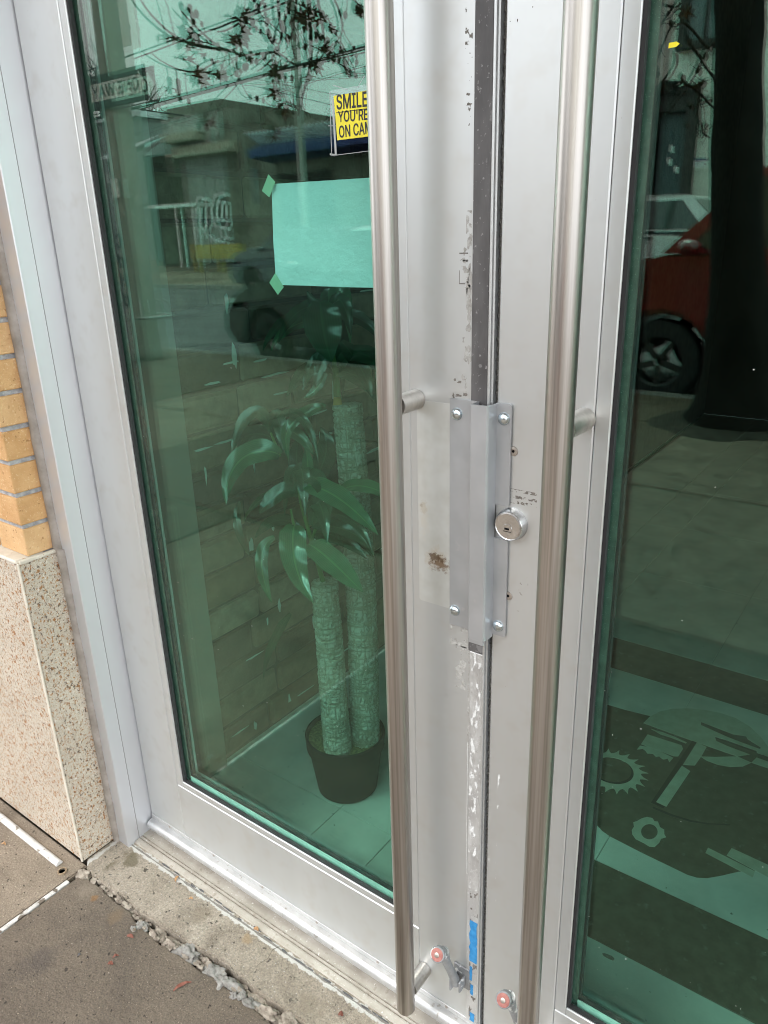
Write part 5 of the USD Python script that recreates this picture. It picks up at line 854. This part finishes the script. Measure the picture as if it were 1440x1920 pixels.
# parked cars
def car(name, label, x, y, dirn, spec, group='cars parked along the road'):
    """Local frame: nose at 0 going to +L along x, near side at y 0 facing +y, width into -y; dirn -1 = nose towards -x, +1 = mirrored."""
    L, W, body, cabin, wheels, wr, paint = spec['L'], spec['W'], spec['body'], spec['cabin'], spec['wheels'], spec['wr'], M['car_' + spec['paint']]
    t = thing(name, label, 'car', group, loc=(x, y, -0.13))
    def put(m):
        if dirn > 0:
            m = m.copy(); m.vertices = m.vertices * [-1, 1, 1]; m.faces = m.faces[:, ::-1]
        return m
    O = lambda n, m, mat, par=t, sm=30, **k: obj(n, put(m), mat, par, smooth=sm, **k)
    prof = Polygon(body)
    for wx in wheels: prof = prof.difference(Point(wx, wr).buffer(wr * 1.14, quad_segs=8))
    prof = prof.buffer(-.03).buffer(.03)
    sl = []
    for y0, y1, ins in ((-W, -W + .03, .05), (-W + .03, -W + .10, .02), (-W + .10, -.10, 0), (-.10, -.03, .02), (-.03, 0, .05)):
        pz = prof.buffer(-ins) if ins else prof; m = extrude(pz, y1 - y0); v = m.vertices.copy(); m.vertices = np.stack([v[:, 0], y0 + v[:, 2], v[:, 1]], 1); m.faces = m.faces[:, ::-1]; sl.append(m)
    O('body', cat(sl), paint)
    bx0, tx0, tx1, bx1, zb, zt = cabin; iy, ty = .05, .20
    c = np.array([[bx0, -iy, zb], [bx1, -iy, zb], [bx1, -W + iy, zb], [bx0, -W + iy, zb], [tx0, -ty, zt], [tx1, -ty, zt], [tx1, -W + ty, zt], [tx0, -W + ty, zt]])
    crown = (c[4:].mean(0) + (c[4:] - c[4:].mean(0)) * [.8, .75, 1]) + [0, 0, .05]
    cab = trimesh.convex.convex_hull(np.vstack([c, crown])); O('cabin', cab, paint)
    def on_face(p0, p1, p2, p3, uv, off):
        P = lambda a, b: (p0 * (1 - a) + p1 * a) * (1 - b) + (p3 * (1 - a) + p2 * a) * b
        q = [P(*w) for w in uv]; n = np.cross(p1 - p0, p3 - p0); n /= np.linalg.norm(n); ctr = c.mean(0)
        if np.dot(n, p0 - ctr) < 0: n = -n
        return quad([k + n * .002 for k in q], off, n)
    fr = spec.get('split', (.05, .48, .53, .93))
    for sd in (0, 1):
        p = [c[0], c[1], c[5], c[4]] if sd == 0 else [c[3], c[2], c[6], c[7]]
        for a, b_ in ((fr[0], fr[1]), (fr[2], fr[3])): O('side_window', on_face(*p, [(a, .06), (b_, .06), (b_, .90), (a + .0, .90)], .008), M['carglass'])
    O('windscreen', on_face(c[0], c[3], c[7], c[4], [(.05, .04), (.95, .04), (.93, .92), (.07, .92)], .008), M['carglass']); O('rear_window', on_face(c[1], c[2], c[6], c[5], [(.07, .1), (.93, .1), (.9, .9), (.1, .9)], .008), M['carglass'])
    for wx in wheels:
        for yy in (-.02, -W + .22):
            w = O('wheel', lathe([(wr * .62, 0), (wr * .93, 0), (wr, .03), (wr, .17), (wr * .93, .20), (wr * .62, .20)], 36, 'y', at=(wx, yy, wr)), M['tyre'])
            spokes = [lathe([(wr * .56, 0.02), (wr * .63, 0.0), (wr * .63, .17), (wr * .56, .17)], 36, 'y', at=(wx, yy, wr)), lathe([(0, .14), (wr * .16, .14), (wr * .16, .165), (0, .17)], 16, 'y', at=(wx, yy - .0, wr))]
            for k in range(5):
                b2 = box(wr * .1, wr * .6, .012, .036, -.028, .028, .006); b2.apply_transform(trimesh.transformations.rotation_matrix(2 * math.pi * k / 5 + .3, [0, 1, 0])); b2.apply_translation([wx, yy - .05, wr]); spokes.append(b2)
            O('rim', cat(spokes), M['rim'], w)
    hz = spec['lamp_z']; O('headlamp', box(spec['lx'], spec['lx'] + .42, -.30, -.012 + .012, hz, hz + .13, .03), M['lamp_glass']); O('headlamp', box(spec['lx'], spec['lx'] + .42, -W - .0, -W + .30, hz, hz + .13, .03), M['lamp_glass']); O('tail_lamp', box(L - .18, L + .005, -.28, 0.006, hz + .1, hz + .4, .02), M['lamp_red'])
    O('wing_mirror', lump((bx0 + .28, .12, zb + .05), (.09, .12, .07), 4, 2, .1), paint); O('door_handle', cat([box(a, a + .2, -.045, .03, zb - .14, zb - .10, .01) for a in (bx0 + 1.25, bx0 + 2.2)]), M['rim']); O('sill_trim', box(wheels[0] + wr * 1.2, wheels[1] - wr * 1.2, -.06, .004, .24, .32, .02), M['tyre'])
    return t
sedan = dict(L=4.5, W=1.8, wr=.32, wheels=(.80, 3.45), paint='silver', lx=.06, lamp_z=.66, cabin=(1.15, 2.05, 3.3, 4.1, 1.13, 1.56), body=[(.0, .40), (.03, .62), (.14, .80), (.40, .93), (1.15, 1.10), (4.1, 1.16), (4.45, 1.10), (4.5, .80), (4.48, .40), (4.3, .24), (.15, .22)])
suv = dict(L=4.6, W=1.85, wr=.36, wheels=(.88, 3.6), paint='red', lx=.05, lamp_z=.82, cabin=(.82, 1.48, 4.0, 4.5, 1.28, 1.92), body=[(.0, .50), (.02, .85), (.12, 1.05), (.30, 1.14), (.85, 1.27), (4.5, 1.30), (4.58, 1.15), (4.6, .60), (4.5, .30), (.15, .28)])
car('parked_car', 'dark silver sedan parked at the near kerb, nose beside the paper notice', -7.32, -6.02, -1, sedan)
car('parked_car', 'red tall car parked at the near kerb behind the tree trunk', -2.52, -6.02, -1, suv)
wsuv = dict(suv, paint='white', cabin=(1.25, 1.9, 3.9, 4.45, 1.42, 2.02), body=[(.0, .55), (.02, .95), (.12, 1.10), (1.25, 1.32), (4.5, 1.44), (4.58, 1.2), (4.6, .60), (4.5, .36), (.15, .34)], split=(.10, .52, .57, .94))
car('parked_car', 'white van with a large dark side window across the road', -1.95, -14.3, 1, wsuv)
gsuv = dict(suv, paint='graphite', cabin=(1.2, 1.9, 4.0, 4.5, 1.2, 1.76)); car('parked_car', 'graphite wagon across the road left of the paper notice', -17.3, -15.3, -1, gsuv)
dsuv = dict(sedan, paint='dark'); car('parked_car', 'dark car across the road at the far left edge of the pane', -30.0, -15.3, -1, dsuv)

# street tree with its drooping twigs
tr = thing('street_tree', 'dark thick street tree with drooping twigs, pods and curled leaves', 'tree')
tp_ = [(-0.72, -5.0, -0.05), (-0.73, -4.98, 0.35), (-0.80, -4.95, .9), (-0.875, -4.93, 1.5), (-0.95, -4.92, 2.1), (-1.01, -4.92, 2.7), (-1.08, -4.95, 3.5), (-1.05, -5.0, 4.6), (-1.1, -5.0, 5.6)]
from scipy.interpolate import make_interp_spline
sp_ = make_interp_spline(np.arange(len(tp_)), np.array(tp_), k=3)(np.linspace(0, len(tp_) - 1, 70)); rad = np.interp(np.linspace(0, 8, 70), [0, 1, 2, 3, 4, 5, 6, 7, 8], [.40, .25, .195, .165, .155, .155, .15, .14, .10])
tm = tube(sp_, rad, 22); v = tm.vertices; tm.vertices = v + (meshkit.fbm(v * [7, 7, 2.2], 3, 8) - .5)[:, None] * 0.07 * np.array([1, 1, 0]); obj('trunk', tm, M['bark'], tr, smooth=True)
limbs, twigs, pods, dead = [], [], [], []
def limb(pts, r0, r1, target=None, sides=6):
    p = np.array(pts, float); n = max(4, len(p) * 5); c = make_interp_spline(np.arange(len(p)), p, k=min(3, len(p) - 1))(np.linspace(0, len(p) - 1, n)); (limbs if target is None else target).append(tube(c, np.linspace(r0, r1, n), sides)); return c
def pod(c, s=1.0): pods.append(lump(c, (0.016 * s, 0.016 * s, 0.024 * s), 3, 1, .2))
def dead_leaf(c, s):
    pts = []
    for k, rr in enumerate([1, .45, .8, .4, .95, .4, .75, .35, .5, .2, .5, .35, .75, .4, .95, .4, .8, .45]): a = math.pi / 2 + 2 * math.pi * k / 18; pts.append([rr * math.cos(a), rr * math.sin(a)])
    pts = np.array(pts) * s; z = 0.5 * np.abs(pts[:, 0]) - 0.3 * pts[:, 1] ** 2 / max(s, 1e-6)
    v3 = np.column_stack([pts, z]); v3 = np.vstack([[0, 0, 0], v3]); Rm = trimesh.transformations.random_rotation_matrix(nrs.rand(3))[:3, :3]; v3 = v3 @ Rm.T
    f = [[0, k + 1, (k + 1) % 18 + 1] for k in range(18)]; m = trimesh.Trimesh(np.vstack([v3, v3 + [0, 0.0015, 0]]) + c, f + [[a + 19, c2 + 19, b2 + 19] for a, b2, c2 in f], process=False); dead.append(m)
rt = random.Random(77)
def sprout(c, n, length, r, podp=.8, leafp=.2, lean=None):
    for _ in range(n):
        i = rt.randrange(len(c) // 5, len(c)); p = c[i].copy(); d = np.array([rt.gauss(0, 1), rt.gauss(0, .5), rt.gauss(-.1, .8)]); 
        if lean is not None: d += lean
        d /= np.linalg.norm(d); L = length * (.4 + .8 * rt.random()); pts = [p]
        for q in range(6): d = d + np.array([rt.gauss(0, .16), rt.gauss(0, .12), rt.gauss(0.0, .16) + 0.10 * (q - 1.5)]); d /= np.linalg.norm(d); pts.append(pts[-1] + d * L / 6)
        twigs.append(tube(np.array(pts), np.linspace(r, r * .55, 7), 5))
        for q in (6, 4, 3):
            if rt.random() < podp * (1 if q == 6 else .45): pod(np.array(pts[q]) + [rt.gauss(0, .006), 0, 0], .8 + .6 * rt.random())
        if rt.random() < leafp:
            for _k in range(rt.choice([1, 1, 2])): dead_leaf(np.array(pts[rt.randrange(2, 7)]) + [rt.gauss(0, .02), rt.gauss(0, .02), -.03], .045 + .045 * rt.random())
def P3(pts, dist): return [street_far(a, c, dist + 0.02 * k) for k, (a, c) in enumerate(pts)]
main = [([(560, -120), (568, 0), (572, 70), (571, 120), (560, 165), (549, 214)], .022, .009, 9, .5), ([(575, -80), (590, 20), (600, 80), (604, 102)], .014, .006, 8, .4), ([(230, -40), (252, 8), (286, 45), (325, 72), (375, 86), (425, 92)], .006, .012, 8, .4),
        ([(322, 16), (350, 45), (380, 72), (412, 95)], .005, .011, 5, .35), ([(266, 96), (292, 115), (330, 130), (360, 128), (395, 110)], .004, .008, 5, .3), ([(500, -60), (478, 0), (450, 28), (420, 48), (392, 55)], .014, .006, 10, .45), ([(510, -60), (512, 30), (516, 60), (505, 95), (470, 130)], .014, .005, 9, .5),
        ([(430, 95), (431, 130), (432, 150), (410, 178)], .008, .004, 4, .35), ([(560, 120), (530, 110), (505, 95), (470, 98), (440, 100), (425, 92)], .008, .010, 9, .4), ([(572, 110), (600, 110), (625, 75), (640, 95), (655, 125), (652, 135)], .007, .004, 4, .3), ([(590, -50), (622, 5), (632, 40), (628, 65), (600, 90)], .010, .005, 8, .4), ([(549, 205), (530, 188), (512, 195), (490, 208), (474, 200)], .006, .004, 3, .2), ([(640, -20), (668, 6), (690, 12)], .006, .004, 3, .2), ([(440, 30), (440, 60), (436, 100)], .009, .006, 6, .4), ([(545, -40), (540, 30), (535, 70), (545, 110)], .010, .005, 8, .45)]
for pts, r0, r1, n, L in main:
    c = limb(P3(pts, 6.3 + .8 * rt.random()), r0, r1); sprout(c, max(2, int(n * .75)), L * .95, .0046, .9, .22)
for (a, c) in [(448, 30), (440, 45), (455, 20), (430, 30), (445, 55), (560, 10), (575, 20), (555, 30), (361, 140), (357, 128), (366, 148), (505, 130), (500, 120), (352, 62), (357, 75), (432, 70), (498, 75), (508, 170), (575, 140), (335, 110), (600, 85), (605, 95), (590, 30), (610, 50)]: dead_leaf(street_far(a, c, 6.6), .06 + .05 * rt.random())
top = np.array([-1.1, -5.0, 5.4])
for tgt in ((560, -120), (500, -60), (230, -40), (590, -50)):
    e = street_far(*tgt, 6.6); limb([top, top * .5 + e * .5 + [0, -.2, 1.0], e], .05, .016)
for pts, dist in [([(1330, 90), (1300, 60), (1268, 40), (1240, 90), (1215, 150)], 7.2), ([(1335, 75), (1310, 110), (1290, 150), (1260, 190), (1225, 235), (1210, 260)], 6.8), ([(1292, 80), (1312, 110), (1328, 135), (1345, 158)], 6.6), ([(1276, 155), (1300, 165), (1320, 185), (1340, 205)], 6.5), ([(1262, 95), (1258, 130), (1235, 160), (1215, 185)], 7.4), ([(1305, 165), (1306, 210), (1312, 240), (1325, 255)], 6.4), ([(1270, 0), (1250, 30), (1230, 65), (1222, 95)], 7.6), ([(1208, 195), (1222, 215), (1232, 225)], 7.0), ([(1330, 185), (1310, 190), (1300, 200)], 6.6), ([(1232, 5), (1260, 12), (1275, 8)], 7.0)]:
    c = limb(P3(pts, dist), .012, .006, None, 5); sprout(c, 5, .16, .0035, .35, .06)
obj('limbs', cat(limbs), M['twig'], tr, smooth=True, kind='stuff'); obj('twigs', cat(twigs), M['twig'], tr, smooth=True, kind='stuff'); obj('seed_pods', cat(pods), M['pod'], tr, smooth=True, kind='stuff'); obj('dead_leaves', cat(dead), M['deadleaf'], tr, kind='stuff')
# far bare trees
def bare_tree(base, h, spread, seed, lab):
    r_ = random.Random(seed); tw = []; t = thing('bare_tree', lab, 'tree')
    def grow(p, d, L, r, lev):
        pts = [p]
        for q in range(4): d = d + np.array([r_.gauss(0, .10), r_.gauss(0, .10), r_.gauss(0.02, .08)]); d /= np.linalg.norm(d); pts.append(pts[-1] + d * L / 4)
        tw.append(tube(np.array(pts), np.linspace(r, r * .6, 5), 4 if lev > 1 else 7, False))
        if lev < 5:
            for _ in range(3 if lev else 5):
                nd = d + np.array([r_.gauss(0, spread), r_.gauss(0, spread), r_.gauss(.1, spread * .6)]); nd /= np.linalg.norm(nd); grow(pts[r_.choice([2, 3, 4])], nd, L * (.58 + .2 * r_.random()), r * .55, lev + 1)
    grow(np.array(base, float), np.array([0, 0, 1.0]), h * .36, h * .018, 0); obj('trunk', tw[0], M['twig'], t); obj('crown', cat(tw[1:]), M['twig'], t, kind='stuff')
q = street(172, 225, -38); bare_tree((q[0], -38, 0), 19, .55, 3, 'bare twiggy tree behind the siding house at the far left'); q = street(285, 225, -44); bare_tree((q[0], -44, 0), 13, .6, 4, 'low bare tree between the pole and the warehouse'); q = street(655, 225, -34); bare_tree((q[0], -34, 0), 10.5, .6, 5, 'bare tree showing behind the yellow sticker')
